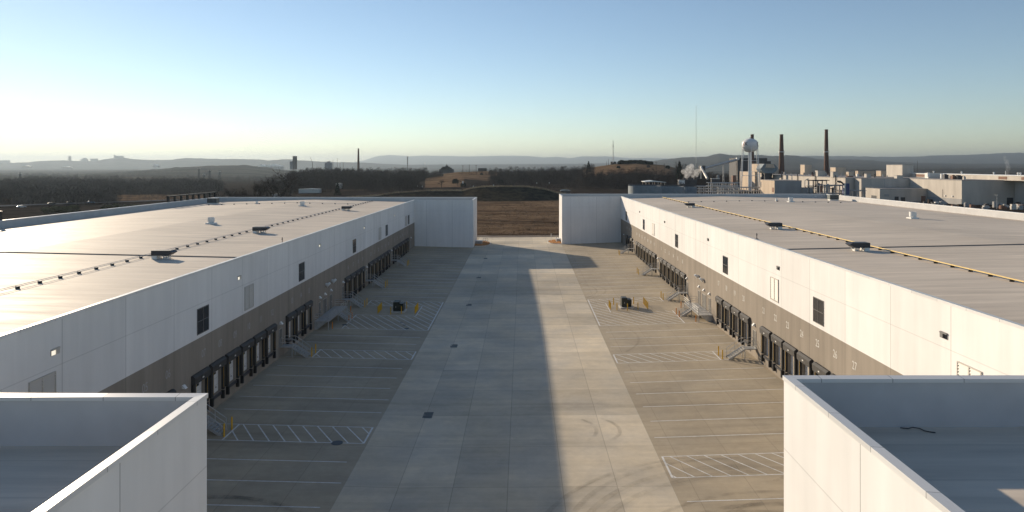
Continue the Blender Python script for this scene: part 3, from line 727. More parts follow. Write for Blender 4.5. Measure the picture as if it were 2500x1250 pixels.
def roof_fan(label, x, y, rad, h):
    z = zroof(x); r = thing('roof_fan', label, 'roof fan', (x, y, z), 'drum shaped roof fans')
    MB().box(x - rad * 1.25, y - rad * 1.25, z - .05, x + rad * 1.25, y + rad * 1.25, z + .22).build('curb', M['steelw'], r)
    MB().lathe((x, y, z), [(rad * .8, .22), (rad * .92, .4), (rad, .5), (rad, h), (rad * .9, h), (rad * .9, h - .15)], 20).build('drum', M['steelw'], r, smooth=False)
roof_fan('white drum roof fan in the middle of the left roof', -55.4, 121.5, .58, 1.15)
roof_fan('white drum roof fan near the far parapet of the left roof', -55.8, 173, .6, 1.15)
roof_fan('small white roof fan at the far end of the left roof, near the corner', -72, 185, .3, .75)
roof_fan('white drum roof fan alone in the middle of the right roof', 72.6, 127, .62, 1.25)
roof_fan('white drum roof fan near the far parapet of the right roof', 71.5, 182, .62, 1.2)
roof_fan('small white roof fan just left of the far drum fan on the right roof', 69.2, 186, .28, .7)
def rtu(label, x, y):
    z = zroof(x); r = thing('rooftop_unit', label, 'air conditioner', (x, y, z))
    MB().box(x - 1.3, y - .9, z + .35, x + 1.3, y + .9, z + 1.65).build('cabinet', M['hvacg'], r)
    MB().box(x - 1.2, y - .8, z - .06, x + 1.2, y + .8, z + .347).build('curb', M['steelw'], r)
    MB().box(x - 1.36, y - .96, z + 1.652, x + 1.36, y + .96, z + 1.72).build('lid', M['galv'], r)
    b = MB()
    for k in range(7): b.box(x - 1.2 + k * .36, y - .93, z + .5, x - 1.02 + k * .36, y - .905, z + 1.5)
    b.build('coil_grille', M['dark'], r)
rtu('grey green rooftop air conditioner in the far left corner of the left roof', -85.6, 189)
rtu('grey green rooftop air conditioner in the far right corner of the right roof', 89.6, 197)
def vent_pipe(label, x, y):
    z = zroof(x); b = MB().tube((x, y, z - .05), (x, y, z + .9), .05, n=8).box(x - .16, y - .16, z - .05, x + .16, y + .16, z + .12).box(x - .12, y - .03, z + .6, x + .12, y + .03, z + .68)
    tag(b.build('vent_pipe', M['dark']), label, 'vent pipe')
vent_pipe('thin dark vent pipe near the court edge of the left roof', -33.6, 95.5)
vent_pipe('thin dark vent pipe near the court edge of the right roof', 32.6, 95)
def screen_frame(label, y0, y1, n):
    r = thing('steel_screen_frame', label, 'steel frame', (-91.75, (y0 + y1) / 2, TL - .6), 'black steel frames outside the left parapet')
    for i in range(n):
        y = y0 + (y1 - y0) * i / (n - 1); MB().box(-92.1, y - .22, TL - 1.5, -91.6, y + .22, TL + 1.35).build('post', M['black'], r)
    MB().box(-92.15, y0 - .3, TL + 1.352, -91.55, y1 + .3, TL + 1.62).build('top_beam', M['black'], r)
screen_frame('long black steel frame standing along the far end of the left parapet', 177, 204, 9)
screen_frame('black steel frame by the left parapet, cut by the photo edge', 98, 120, 8)

# ------------------------------------------------------------------ things on the court
def stairs_proto():
    """landing against wall x=0, steps down towards +x"""
    r = thing('dock_stairs', '', 'stairs', (0, 0, 0), 'steel stairs up to the dock side doors')
    def P(b, n, m=None): o = b.build(n, m or M['galv']); o.parent = r; return o
    P(MB().box(.02, -.65, 1.15, 1.5, .65, 1.24), 'platform')
    st = MB()
    for i in range(7):
        x = 1.5 + i * .25; z = 1.20 - (i + 1) * .165
        P(MB().box(x + .004, -.6, z - .03, x + .29, .6, z + .012), 'step')
    for s in (-1, 1):
        P(MB().prism([(1.5, 1.24), (1.5, 1.0), (3.2, -.12), (3.42, -.12), (3.42, .02)], 'y', s * .605, s * .65), 'stringer')
        rl = MB()
        for x, z in ((.08, 1.24), (1.48, 1.24)): rl.tube((x, s * .68, z - .1), (x, s * .68, z + 1.05), .024, n=6)
        for x, z in ((2.3, .66), (3.3, 0)): rl.tube((x, s * .68, z), (x, s * .68, z + 1.0), .024, n=6)
        for h in (.55, 1.04):
            rl.tube((.08, s * .68, 1.24 + h), (1.48, s * .68, 1.24 + h), .024, n=6); rl.tube((1.48, s * .68, 1.24 + h), (3.3, s * .68, h - .02), .024, n=6)
        P(rl, 'railing')
        P(MB().box(1.40, s * .55 - .04, -.3, 1.48, s * .55 + .04, 1.148), 'leg'); 
    return r
SP = stairs_proto(); first = [True]
def put_stairs(x, y, rz, label):
    o = SP if first[0] else copy_tree(SP); first[0] = False
    o.location = (x, y, gz(x, y) if x < 0 else gz(x, y) - .0); o.rotation_euler = (0, 0, rz); o['label'] = label
KIDS['dock_stairs'] = kids(SP)
for y, t in ((60.4, 'half hidden behind the near left block'), (84.6, 'nearest fully visible stairs'), (113.0, 'just beyond the long platform'), (129.9, 'fourth flight from the camera'), (154.9, 'farthest flight')):
    put_stairs(-29.79, y, 0, f'grey steel dock stairs on the shaded left wall, {t}')
for y, t in ((83.0, 'nearest flight'), (117.4, 'just beyond the long platform'), (142.0, 'second farthest flight'), (173.0, 'farthest flight')):
    put_stairs(28.29, y, math.pi, f'grey steel dock stairs on the sunlit right wall, {t}')
def long_platform(s, wx, y0, y1, ys, label):
    z = gz(wx, (y0 + y1) / 2); r = thing('dock_platform', label, 'platform', (wx + s * 1.1, (y0 + y1) / 2, z)); D = 2.1
    zt = 1.24; X = lambda d: wx + s * d
    MB().box(X(.01), y0, zt - .09, X(D), y1, zt).build('deck', M['galv'], r)
    def rail(p, q):
        b = MB(); L = (Vector(q) - Vector(p)).length; k = max(1, round(L / 1.6))
        for i in range(k + 1):
            c = Vector(p).lerp(Vector(q), i / k); b.tube(c, c + Vector((0, 0, 1.05)), .026, n=6)
        for h in (.38, .72, 1.05): b.tube(Vector(p) + Vector((0, 0, h)), Vector(q) + Vector((0, 0, h)), .026, n=6)
        b.build('railing', M['galv'], r)
    rail((X(.1), y0 + .05, zt), (X(D), y0 + .05, zt)); rail((X(.1), y1 - .05, zt), (X(D), y1 - .05, zt))
    rail((X(D), y0 + .05, zt), (X(D), ys - .7, zt)); rail((X(D), ys + .7, zt), (X(D), y1 - .05, zt))
    for i in range(6):
        zz = zt - (i + 1) * .18; MB().box(X(D + i * .27 + .004), ys - .65, zz - .03, X(D + i * .27 + .29), ys + .65, zz + .012).build('step', M['galv'], r)
    for q in (-1, 1):
        MB().prism([(X(D), zt), (X(D), zt - .25), (X(D + 1.7), -.2), (X(D + 1.95), -.2), (X(D + 1.95), .0)], 'y', ys + q * .66, ys + q * .70).build('stringer', M['galv'], r)
        rail((X(D), ys + q * .72, zt), (X(D + 1.85), ys + q * .72, .02))
    # side flight running along the wall towards the far end
    for yy in (y0 + .1, (y0 + y1) / 2, y1 - .1):
        MB().box(X(D - .12), yy - .05, z - .3, X(D - .02), yy + .05, zt - .092).build('leg', M['galv'], r)
    MB().prism([(X(.015), -.3), (X(.015), 1.1), (X(1.8), 1.1)], 'y', y0 + .15, y0 + .21).build('bracket', M['galv'], r)
long_platform(1, -29.8, 97.6, 108.2, 103.4, 'long grey steel platform below three doors on the shaded left wall')
long_platform(-1, 28.3, 101.6, 110.8, 106.3, 'long grey steel platform below three doors on the sunlit right wall')

def bollard(x, y, label, group, m='yellow', h=1.15):
    z = gz(x, y); b = MB().lathe((x, y, z - .1), [(.075, 0), (.075, h + .05), (.06, h + .1), (.03, h + .125)], 12)
    tag(b.build('bollard', M[m]), label, 'bollard', group)
LTR = 'the shaded left transformer'; RTR = 'the sunlit right transformer'
for i in range(5): bollard(-23.0, 108.6 + .72 * i, f'yellow bollard, {ORD[i]} from the camera in the row west of {LTR}', 'bollards guarding the left transformer')
for i in range(5): bollard(-17.15, 109.0 + .75 * i, f'yellow bollard, {ORD[i]} from the camera in the row east of {LTR}', 'bollards guarding the left transformer')
for x, y, t in ((-20.9, 108.3, 'left of the two in front of'), (-19.3, 108.9, 'right of the two in front of'), (-19.1, 112.6, 'right of the two behind'), (-20.9, 112.6, 'left of the two behind')):
    bollard(x, y, f'single yellow bollard, {t} {LTR}', 'bollards guarding the left transformer')
for i in range(3): bollard(14.45, 112 + 1.0 * i, f'yellow bollard, {ORD[i]} from the camera in the trio left of {RTR}', 'bollards guarding the right transformer')
for i in range(5): bollard(20.45, 111.4 + .95 * i, f'yellow bollard, {ORD[i]} from the camera in the row right of {RTR}', 'bollards guarding the right transformer')
for x, y, t in ((15.4, 111.3, 'front left of'), (15.4, 115.4, 'back left of'), (17.05, 110.8, 'directly in front of'), (18.8, 111.2, 'front right of'), (18.8, 115.5, 'back right of')):
    bollard(x, y, f'single yellow bollard, {t} {RTR}', 'bollards guarding the right transformer')
for y, t in ((60.4, 'the half hidden left stairs'), (85.2, 'the nearest fully visible left stairs'), (113.6, 'the stairs just beyond the left platform'), (130.6, 'the fourth left stairs'), (155.5, 'the farthest stairs on the left wall')):
    for d, n_ in ((-.8, 'nearer'), (.8, 'farther')): bollard(-26.05, y + d, f'{n_} of two yellow bollards at the foot of {t}', 'bollards at the foot of the dock stairs')
for y, t in ((83.6, 'the nearest stairs on the right wall'), (118.6, 'the stairs just beyond the right platform'), (143.5, 'the second farthest right stairs'), (171.0, 'the farthest stairs on the right wall')):
    for d, n_ in ((-.85, 'nearer'), (.85, 'farther')): bollard(24.25, y + d, f'{n_} of two yellow bollards at the foot of {t}', 'bollards at the foot of the dock stairs')
for x, y, t in ((-26.15, 102.9, 'nearer one at the foot of the long left platform steps'), (-26.2, 105.0, 'farther one at the foot of the long left platform steps'), (-27.4, 98.4, 'at the near corner of the long left platform'), (-27.4, 108.9, 'at the far corner of the long left platform'),
                (24.15, 105.2, 'nearer one at the foot of the long right platform steps'), (24.1, 107.0, 'farther one at the foot of the long right platform steps'), (25.9, 102.0, 'at the near corner of the long right platform'), (25.9, 111.5, 'at the far corner of the long right platform')):
    bollard(x, y, f'orange bollard {t}', 'orange bollards round the long platforms', 'orange', 1.0)
def transformer(x, y, label):
    z = gz(x, y); r = thing('transformer', label, 'transformer', (x, y, z), 'pad mounted transformers')
    MB().box(x - 1.1, y - 1.2, z - .2, x + 1.1, y + 1.2, z + .13).build('pad', M['pad'], r)
    MB().box(x - .82, y - .75, z + .134, x + .1, y + .85, z + 1.62).build('cabinet', M['transf'], r, bevel=.03)
    MB().box(x + .102, y - .7, z + .134, x + .82, y + .8, z + 1.35).build('tank', M['transf'], r, bevel=.03)
    b = MB()
    for k in range(6): b.box(x + .16 + .11 * k, y - .78, z + .3, x + .2 + .11 * k, y - .702, z + 1.2)
    b.build('cooling_fins', M['transf'], r)
    MB().box(x - .4, y - .79, z + .7, x - .34, y - .752, z + .95).build('handle', M['galv'], r)
transformer(-20.0, 110.6, 'dark green pad transformer between yellow bollards on the shaded left stalls')
transformer(17.2, 113.4, 'dark green pad transformer between yellow bollards on the sunlit right stalls')
for i, y in enumerate((65.9, 91.0, 116.6, 142.5, 168.8)):
    x = -9.15; z = gz(x, y); r = thing('storm_drain', f'black double storm drain grate in the drive lane, {ORD[i]} from the camera', 'drain', (x, y, z), 'storm drains in a row down the drive lane')
    MB().box(x - .5, y - .82, z - .15, x + .5, y + .82, z + .006).build('frame', M['mandoor'], r)
    for yc in (y - .4, y + .4):
        g = MB().box(x - .44, yc - .36, z - .1, x + .44, yc + .36, z + .010)
        for k in range(6): g.box(x - .42 + .15 * k, yc - .34, z + .010, x - .36 + .15 * k, yc + .34, z + .018)
        g.build('grate', M['black'], r)
for x, y, rad, t in ((-16.0, 58.9, .5, 'on the near hatched stall line at left'), (-16.9, 99.6, .35, 'largest of three in the big hatched zone at left'), (-17.6, 101.6, .22, 'middle one of three in the big hatched zone at left'), (-18.3, 103.2, .2, 'farthest of three in the big hatched zone at left'), (-26.3, 100.9, .4, 'beside the long left platform')):
    z = gz(x, y); tag(MB().lathe((x, y, z), [(rad, -.05), (rad, .016), (rad * .9, .021)], 20).build('manhole_cover', M['dark']), f'dark manhole cover, {t}', 'manhole cover', 'manhole covers on the left stalls')
# mulch beds at the far blocks
def bed(label, x0, x1, y0, y1, s):
    b = MB(); kb = MB(); P = []; n = 20
    for i in range(n + 1):
        a = -math.pi / 2 + math.pi * i / n
        P.append((x0 + s * abs(x1 - x0) * max(0, math.cos(a)) ** .6, (y0 + y1) / 2 + (y1 - y0) / 2 * math.sin(a)))
    c = (x0, (y0 + y1) / 2)
    for p, q in zip(P, P[1:]):
        b.quad([(*c, gz(*c) + .32), (*p, gz(*p) + .13), (*q, gz(*q) + .13)])
        e = lambda t: (c[0] + (t[0] - c[0]) * 1.06, c[1] + (t[1] - c[1]) * 1.04)
        p2, q2 = e(p), e(q)
        kb.quad([(*p, gz(*p) + .15), (*q, gz(*q) + .15), (*q2, gz(*q2) + .15), (*p2, gz(*p2) + .15)]); kb.quad([(*p2, gz(*p2) - .1), (*q2, gz(*q2) - .1), (*q2, gz(*q2) + .15), (*p2, gz(*p2) + .15)])
    r = thing('mulch_bed', label, 'planting bed', (x0, (y0 + y1) / 2, gz(*c)), 'mulch beds at the far wall corners')
    b.build('mulch', M['mulch'], r); kb.build('kerb', M['kerb'], r)
bed('shaded brown mulch bed at the foot of the far left block', -13.55, -9.4, 191.5, 204.5, 1)
bed('sunlit orange mulch bed at the foot of the far right block', 11.3, 7.6, 196.8, 207.5, -1)
def small_post(x, y, h, rad, m, label, cat='post'):
    z = gz(x, y); tag(MB().lathe((x, y, z), [(rad, 0), (rad, h), (rad * .6, h + .05)], 10).build('post', M[m]), label, cat)
small_post(8.5, 203, 2.4, .07, 'steelw', 'thin white post on the sunlit mulch bed by the far right block')
small_post(10.0, 200.5, 1.6, .12, 'steelw', 'thick white pipe post on the sunlit mulch bed by the far right block')
def utility_box(x0, y0, x1, y1, h, label):
    z = gz(x0, y0) + .1; r = thing('utility_box', label, 'utility box', ((x0 + x1) / 2, (y0 + y1) / 2, z))
    MB().box(x0, y0, z - .1, x1, y1, z + h).build('cabinet', M['factg'], r, bevel=.03); MB().box(x0 - .06, y0 - .06, z + h + .002, x1 + .06, y1 + .06, z + h + .06).build('lid', M['galv'], r)
utility_box(9.9, 202, 11.2, 204.4, .75, 'low grey utility box against the far right block, on sunlit mulch')
utility_box(-13.4, 196, -11.6, 198.2, .8, 'low grey utility box against the far left block, on shaded mulch')
def cage(x, y, label):
    z = gz(x, y); b = MB()
    for dx in (-.7, 0, .7):
        for dy in (-.5, .5): b.tube((x + dx, y + dy, z), (x + dx, y + dy, z + 1.3), .03, n=6)
    for h in (.65, 1.28):
        for dy in (-.5, .5): b.tube((x - .7, y + dy, z + h), (x + .7, y + dy, z + h), .03, n=6)
        for dx in (-.7, .7): b.tube((x + dx, y - .5, z + h), (x + dx, y + .5, z + h), .03, n=6)
    tag(b.build('pipe_guard', M['galv']), label, 'guard rail')
cage(-10.9, 201, 'small steel guard rail cage on the mulch beside the far left block')

b = MB(); P = [(16.1, 29.1, 12.47), (16.35, 28.98, 12.48), (16.6, 29.06, 12.5), (16.85, 28.97, 12.49), (16.95, 28.8, 12.46), (17.1, 28.68, 12.46), (17.3, 28.6, 12.46)]
for p_, q_ in zip(P, P[1:]): b.tube(p_, q_, .024, n=6)
tag(b.build('hose', M['hose']), 'dark hose lying in a loop at the parapet foot on the near right roof', 'hose')

# ------------------------------------------------------------------ factory on the right
def corner_building(name, label, cat, uL, uC, uR, vtop, Y, m, base=-1.0, group=None, mf=None, roofm='roofg', vbase=None, lip=True):
    """box whose near corner is at (uC, Y): left face runs back to uL, front face runs right to uR"""
    x0, x1 = ux(uC, Y), ux(uR, Y); y1 = x0 * F / (uL - U0) if uL > U0 and x0 > 0 else Y + 12
    zt = vz(vtop, Y); z0 = base if vbase is None else vz(vbase, Y)
    r = thing(name, label, cat, ((x0 + x1) / 2, (Y + y1) / 2, z0), group)
    MB().box(x0, Y, z0, x1, y1, zt).build('wall', M[m], r)
    if lip: MB().box(x0 - .12, Y - .12, zt + .003, x1 + .12, y1 + .12, zt + .28).build('roof', M[roofm], r)
    return r, (x0, Y, x1, y1, z0, zt)
GR = 0.0
# main lit hall (long wall facing the court), with shaded front
r = thing('factory_hall', 'long beige factory hall with lit wall behind the pipe racks, left of the blue hopper', 'factory building', (235, 545, GR))
MB().box(218.8, 462.6, -1, 262, 640, 14.3).build('wall', M['factory'], r)
MB().box(218.6, 462.4, 14.303, 262.2, 640.2, 14.6).build('roof', M['roofg'], r)
for k in range(9):
    y = 470 + 19 * k; MB().box(218.62, y, 3 + (k % 3), 218.79, y + 2.2, 6.5 + (k % 3)).build('window', M['rust'], r)
for k in range(5):
    y = 476 + 33 * k; MB().tube((218.2, y, -1), (218.2, y, 16 + 2 * (k % 2)), .35, n=8).build('downpipe', M['dark'], r)
for k in range(34):                                  # pipework and stub vents over the hall
    x = random.uniform(220, 258); y = random.uniform(466, 610); hh = random.uniform(.8, 3.2)
    if k % 3: MB().tube((x, y, 14.602), (x, y, 14.6 + hh), random.uniform(.15, .45), n=8).build('stub_vent', M[random.choice(['galv', 'dark', 'rust', 'steelw', 'factg'])], r)
    else: MB().box(x, y, 14.602, x + random.uniform(1, 4), y + random.uniform(1, 3), 14.6 + hh).build('roof_box', M[random.choice(['galv', 'dark', 'rust', 'beige', 'factg'])], r)
for k in range(7):
    y = 468 + k * 7.5; z = random.uniform(4, 11); MB().tube((217.9, y, z), (217.9, y + random.uniform(6, 20), z), .22, n=6).build('wall_pipe', M[random.choice(['galv', 'dark', 'rust'])], r)
r = thing('factory_wing', 'pale flat roofed factory wing with shaded front wall, behind the low annex', 'factory building', (244, 475, GR))
MB().box(224.8, 453, -1, 256.5, 462.2, 13.95).build('wall', M['factory'], r); MB().box(224.7, 452.9, 13.953, 256.5, 462.2, 14.2).build('roof', M['roofg'], r)
MB().box(231, 452.9, 9.9, 231.3, 452.99, 13.9).box(240, 452.9, 8, 240.25, 452.99, 13.9).build('downpipe', M['factg'], r)
r = thing('factory_annex', 'low pale factory annex in front of the tall factory wall', 'factory building', (241, 443, GR))
MB().box(226.6, 433, -1, 256.5, 452.7, 8.0).build('wall', M['factory'], r); MB().box(226.5, 432.9, 8.003, 256.5, 452.7, 8.25).build('roof', M['roofg'], r)
for k, (a, c, z0, z1, m) in enumerate(((229.5, 232.5, 3.2, 4.6, 'factg'), (236, 238.5, -1, 3.2, 'dark'), (240, 242.6, -1, 2.8, 'dark'), (252.8, 255.6, -1, 3.6, 'rust'))):
    MB().box(a, 432.9, z0, c, 432.98, z1).build('loading_door' if k else 'window', M[m], r)
MB().box(226.52, 437, -1, 226.58, 443.5, 3.6).build('loading_door', M['dark'], r)
r = thing('factory_block', 'tall windowless factory block with lit left wall and dark front, right edge of photo', 'factory building', (300, 430, GR))
MB().box(256.7, 399, -1, 330, 505, 14.1).build('wall', M['factory'], r); MB().box(256.5, 398.8, 14.103, 330, 505.2, 14.45).build('roof', M['roofg'], r)
MB().box(256.6, 399.3, -1, 256.68, 432.6, 3.3).build('plinth', M['factg'], r)
for y in (407, 414): MB().box(256.2, y, 4.2, 256.69, y + .8, 5.0).build('wall_light', M['steelw'], r)
MB().tube((256.5, 417, 3.6), (256.5, 417, 8.4), .08, n=6).build('downpipe', M['dark'], r)
MB().box(283, 398.85, -1, 286.6, 398.98, 4.2).build('loading_door', M['dark'], r)
MB().box(287.2, 372, -1, 330, 398.6, 14.0).build('wing', M['factory'], r); MB().box(287.0, 371.8, 14.003, 330, 398.6, 14.3).build('roof', M['roofg'], r)
r = thing('roof_monitor', 'long raised roof monitor with bright edge along the factory block roof', 'roof structure', (290, 430, 14.4))
MB().box(281, 376, 14.3, 297, 500, 17.0).build('wall', M['factory'], r); MB().box(280.7, 375.7, 17.003, 297.3, 500.3, 17.35).build('roof', M['steelw'], r)
for y0, y1 in ((474, 488), (396, 403), (382, 384.5), (377, 379)): MB().box(280.85, y0, 14.9, 280.99, y1, 16.5).build('louver', M['rust'], r)
corner_building('roof_penthouse', 'large beige windowless penthouse box on the factory roof', 'roof structure', 2164, 2203, 2230, 403, 494, 'factory', 14.3)
for i, (uL, uC, uR, vt, vb, Y, t) in enumerate(((1954, 1964.5, 1981.5, 402.5, 424, 600, 'pale square box between the two tall stacks'), (1990, 1996.5, 2014.5, 417, 432, 520, 'grey box just left of the right tall stack'),
      (2027, 2040, 2064, 409, 421, 560, 'wide box just right of the right tall stack'), (2027, 2034, 2046, 420, 433, 480, 'small box in front of the wide box'),
      (2065.5, 2072, 2084.5, 420, 433, 500, 'grey box above the end of the long hall'), (2109.5, 2115.5, 2126.5, 425, 437, 470, 'small box left of the large penthouse'),
      (2139, 2151, 2163, 417.5, 430, 540, 'pale box left behind the large penthouse'), (2183, 2190, 2205, 429, 439, 458, 'small dark fronted box right under the large penthouse'))):
    corner_building('roof_unit', f'factory roof unit, {t}', 'roof unit', uL, uC, uR, vt, Y, 'factory' if i % 2 else 'beige', 14.2, 'box shaped units on the factory roofs', roofm='factg')
corner_building('roof_shed', 'long low brown shed on the factory roof left of the penthouse', 'roof structure', 2088, 2095, 2135, 417.5, 560, 'beige', 14.3, roofm='dark')
# white tanks and dark coolers on the tall block's roof
r = thing('roof_tank', 'pale horizontal tank unit on the tall factory block roof', 'tank', (268, 452, 14.4))
a, c = at(2262, 430, 452), at(2297, 430, 452); MB().box(a.x, 450, 14.46, c.x, 454, 17.9).build('casing', M['galv'], r)
MB().tube((a.x - .1, 449.6, 15.3), (a.x - .1, 449.6, 18.2), .9, n=10).build('end_drum', M['steelw'], r)
for i, (u0, u1, vt, Y, m, t) in enumerate(((2298, 2302, 425, 440, 'steelw', 'white upright cylinder right of the pale tank'), (2306, 2316, 426.5, 430, 'dark', 'dark square cooler right of the white upright cylinder'), (2326, 2335, 429, 420, 'rust', 'rusty cooler in the middle of the row'),
      (2337, 2352, 429.5, 418, 'dark', 'dark wide cooler right of the rusty one'), (2353, 2358, 431, 412, 'factory', 'pale short duct at the right end of the row'), (2460, 2473, 434.5, 402.5, 'steelw', 'white cowl near the far right corner of the block'), (2474, 2489, 433, 403, 'dark', 'dark drum fan at the far right corner'))):
    a, c = ux(u0, Y), ux(u1, Y); z1 = vz(vt, Y)
    b = MB(); b.box(a, Y, 14.46, c, Y + (c - a), z1).tube(((a + c) / 2, Y + (c - a) / 2, z1), ((a + c) / 2, Y + (c - a) / 2, z1 + .45), (c - a) * .35, n=12)
    tag(b.build('rooftop_cooler', M[m]), f'{t}, on the tall factory block roof', 'roof unit', 'small coolers on the tall factory block')
for i, (u, vt, vb, Y, t) in enumerate(((2237, 419, 426, 470, 'leftmost'), (2293, 420, 427, 440, 'second from left'), (2356, 421.5, 428, 410, 'third from left'), (2381, 419, 430, 400, 'thin tall one'), (2423, 425, 430, 390, 'short one'), (2430, 423, 430, 388, 'rightmost'))):
    x = ux(u, Y) ; tag(MB().lathe((max(x, 283), Y, 17.36), [(.3, 0), (.3, .9), (.55, 1.0), (.5, 1.5), (.15, 1.7)] if i != 3 else [(.15, 0), (.15, 2.4), (.05, 2.5)], 10).build('roof_vent', M['steelw']), f'white roof vent on the long roof monitor, {t} of six', 'roof vent', 'white vents on the roof monitor')
# near low house with lit brick-beige end wall
r, bx = corner_building('utility_building', 'two storey beige utility building with weathered lit end wall, left of the pipe racks', 'factory building', 1856, 1891, 1957, 441.5, 440, 'beige', -1)
x0, y0, x1, y1, z0, zt = bx
MB().box(x0 + .05, y0 - .08, z0, x1 - .05, y0 - .003, zt - .1).build('front_cladding', M['factg'], r)
for z in (1.6, 5.6): MB().box(x0 - .06, y0 + .9, z, x0 - .004, y0 + 4.2, z + 3.0).build('window', M['rust'], r)
MB().box(x0 - .06, y1 - 2.2, 8.0, x0 - .004, y1 - .8, 11.8).build('window', M['dark'], r)
corner_building('utility_shed', 'lower grey shed joined to the right of the utility building', 'factory building', 1956.5, 1957.5, 1985, 458.5, 441, 'factg', -1)
corner_building('beige_hall', 'beige hall with blank lit wall behind the water tower legs', 'factory building', 1806, 1843, 1850, 420, 600, 'beige', -1)
corner_building('beige_tower_house', 'taller beige hall behind the water tower, with two dark windows', 'factory building', 1832, 1862, 1878, 400.5, 650, 'beige', -1)
a = at(1840, 418, 640); 
# octagonal duct hood
r = thing('duct_hood', 'dark octagonal dust collector hood with lit sloping front beside the beige hall', 'dust collector', at(1878, 424, 590))
c = at(1878, 411, 590); q = F / 590
oct_ = [(-21, -1), (-12, 11), (12, 11), (21.5, 1), (17, -8), (9, -12), (-10, -12), (-17, -7)]
MB().prism([(c.x + p / q, c.z + z / q) for p, z in oct_], 'y', 590, 602).build('casing', M['tank'], r)
MB().prism([(c.x - 7 / q, c.z + 10.5 / q), (c.x + 9 / q, c.z + 10.5 / q), (c.x + 13 / q, c.z + 1 / q), (c.x - 10 / q, c.z + 2 / q)], 'y', 588.6, 589.95).build('sunlit_panel', M['beige'], r)  # beige plate: the hood's sunlit face put in as paler colour
MB().box(c.x - 9 / q, 592, -1, c.x + 9 / q, 600, c.z - 11.9 / q).build('leg', M['dark'], r)
# dark boiler house, conveyor
r = thing('boiler_house', 'dark boiler house with stepped flat roof behind the water tower', 'factory building', (220, 740, 0))
MB().box(ux(1801, 730), 730, -1, ux(1873, 730), 760, vz(386, 730)).build('wall', M['coal'], r); MB().box(ux(1873.3, 732), 732, -1, ux(1882, 732), 756, vz(393.5, 732)).build('side_bay', M['coal'], r)
MB().box(ux(1797, 729), 726, vz(390, 729), ux(1803, 729), 729.9, vz(385, 729)).build('head_house', M['steelw'], r)
r = thing('coal_conveyor', 'long inclined conveyor gallery rising to the dark boiler house', 'conveyor', at(1770, 450, 715))
p0, p1 = at(1719, 411.5, 700), at(1800, 389.5, 729); MB().tube(p0, p1, 1.25, n=8).build('gallery', M['galv'], r)
for u, v in ((1766, 401), (1799, 393)):
    Y = 715; x = ux(u, Y); b = MB()
    for dx in (-.9, .9): b.tube((x + dx, Y, -1), (x + dx * .4, Y, vz(v, Y)), .3, n=6)
    for z in range(2, 22, 4): b.tube((x - .8, Y, z), (x + .8, Y, z + 3), .12, n=5)
    b.build('trestle', M['galv'] if u < 1790 else M['beige'], r)
r = thing('loading_conveyor', 'short steep conveyor leaning down from a pale transfer house', 'conveyor', at(1720, 460, 640))
MB().tube(at(1712, 409, 640), at(1727, 436, 620), 1.1, n=8).build('gallery', M['louver'], r)
MB().box(ux(1709, 645), 642, vz(417, 645), ux(1720, 645), 650, vz(404.5, 645)).build('transfer_house', M['coal'], r)
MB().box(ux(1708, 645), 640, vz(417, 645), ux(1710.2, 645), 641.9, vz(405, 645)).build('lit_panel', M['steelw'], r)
for u in (1712, 1725): MB().tube((ux(u, 645), 646, -1), (ux(u, 645), 646, vz(412 if u < 1720 else 434, 645)), .4, n=6).build('leg', M['galv'], r)
# small sheds, pipe racks and yard clutter in front of the tower
corner_building('dark_shed', 'low dark shed with bright roof edge left of the water tower', 'shed', 1735, 1737, 1757, 436.5, 600, 'coal', -1, roofm='steelw')
corner_building('brown_shed', 'small brown lattice sided shed near the conveyor trestle', 'shed', 1786, 1789, 1797, 428.5, 660, 'rust', -1)
corner_building('storage_shed', 'wide dark brown shed under the steep conveyor', 'shed', 1699, 1701, 1733, 437, 640, 'bark', -1, roofm='coal')
def pipe_rack(label, u0, u1, vt, Y, lv, n, m='galv', dy=6):
    x0, x1 = ux(u0, Y), ux(u1, Y); zt = vz(vt, Y); r = thing('pipe_rack', label, 'pipe rack', ((x0 + x1) / 2, Y, -1), 'pipe racks in the factory yard')
    b = MB()
    for i in range(n):
        x = x0 + (x1 - x0) * i / (n - 1)
        for yy in (Y, Y + dy): b.box(x - .18, yy - .18, -1, x + .18, yy + .18, zt)
    b.build('frame', M[m], r); b = MB()
    for k in range(lv):
        z = zt - k * (zt + 1) / (lv + .6)
        for j in range(3): b.tube((x0 - 2, Y + j * dy / 3 + .4, z + .2), (x1 + 2, Y + j * dy / 3 + .4, z + .2), random.uniform(.14, .32), n=6)
        for yy in (Y, Y + dy): b.box(x0, yy - .12, z - .25, x1, yy + .12, z - .02)
    b.build('pipes', M[m], r)
pipe_rack('pale steel pipe rack left of the water tower legs', 1735, 1800, 447, 520, 4, 7)
pipe_rack('low pipe rack behind the far parapet under the water tower', 1760, 1860, 458, 470, 3, 9, 'louver')
pipe_rack('tall dark pipe rack in front of the lit hall', 1985, 2018, 441, 425, 3, 4, 'dark')
pipe_rack('grey pipe rack between the tanks and the blue hopper', 2012, 2062, 453, 400, 2, 5, 'factg')
pipe_rack('grey pipe bridge right of the blue hopper', 2066, 2108, 466, 400, 1, 4, 'factg')
pipe_rack('grey pipe rack between the conveyor and the round tanks', 1700, 1735, 455, 540, 3, 4)
def silo(label, u, w, vt, Y, m):
    x = ux(u, Y); rad = w * Y / F / 2; zt = vz(vt, Y)
    tag(MB().lathe((x, Y, -1), [(rad, 0), (rad, zt), (rad * .7, zt + rad * .4), (rad * .2, zt + rad * .55)], 16).build('silo', M[m]), label, 'silo', 'small silos by the pipe racks')
silo('dark narrow silo left of the lit hall pipe racks', 1998, 8, 445, 415, 'dark'); silo('brown silo second from left by the lit hall', 2004.5, 6, 446, 418, 'rust')
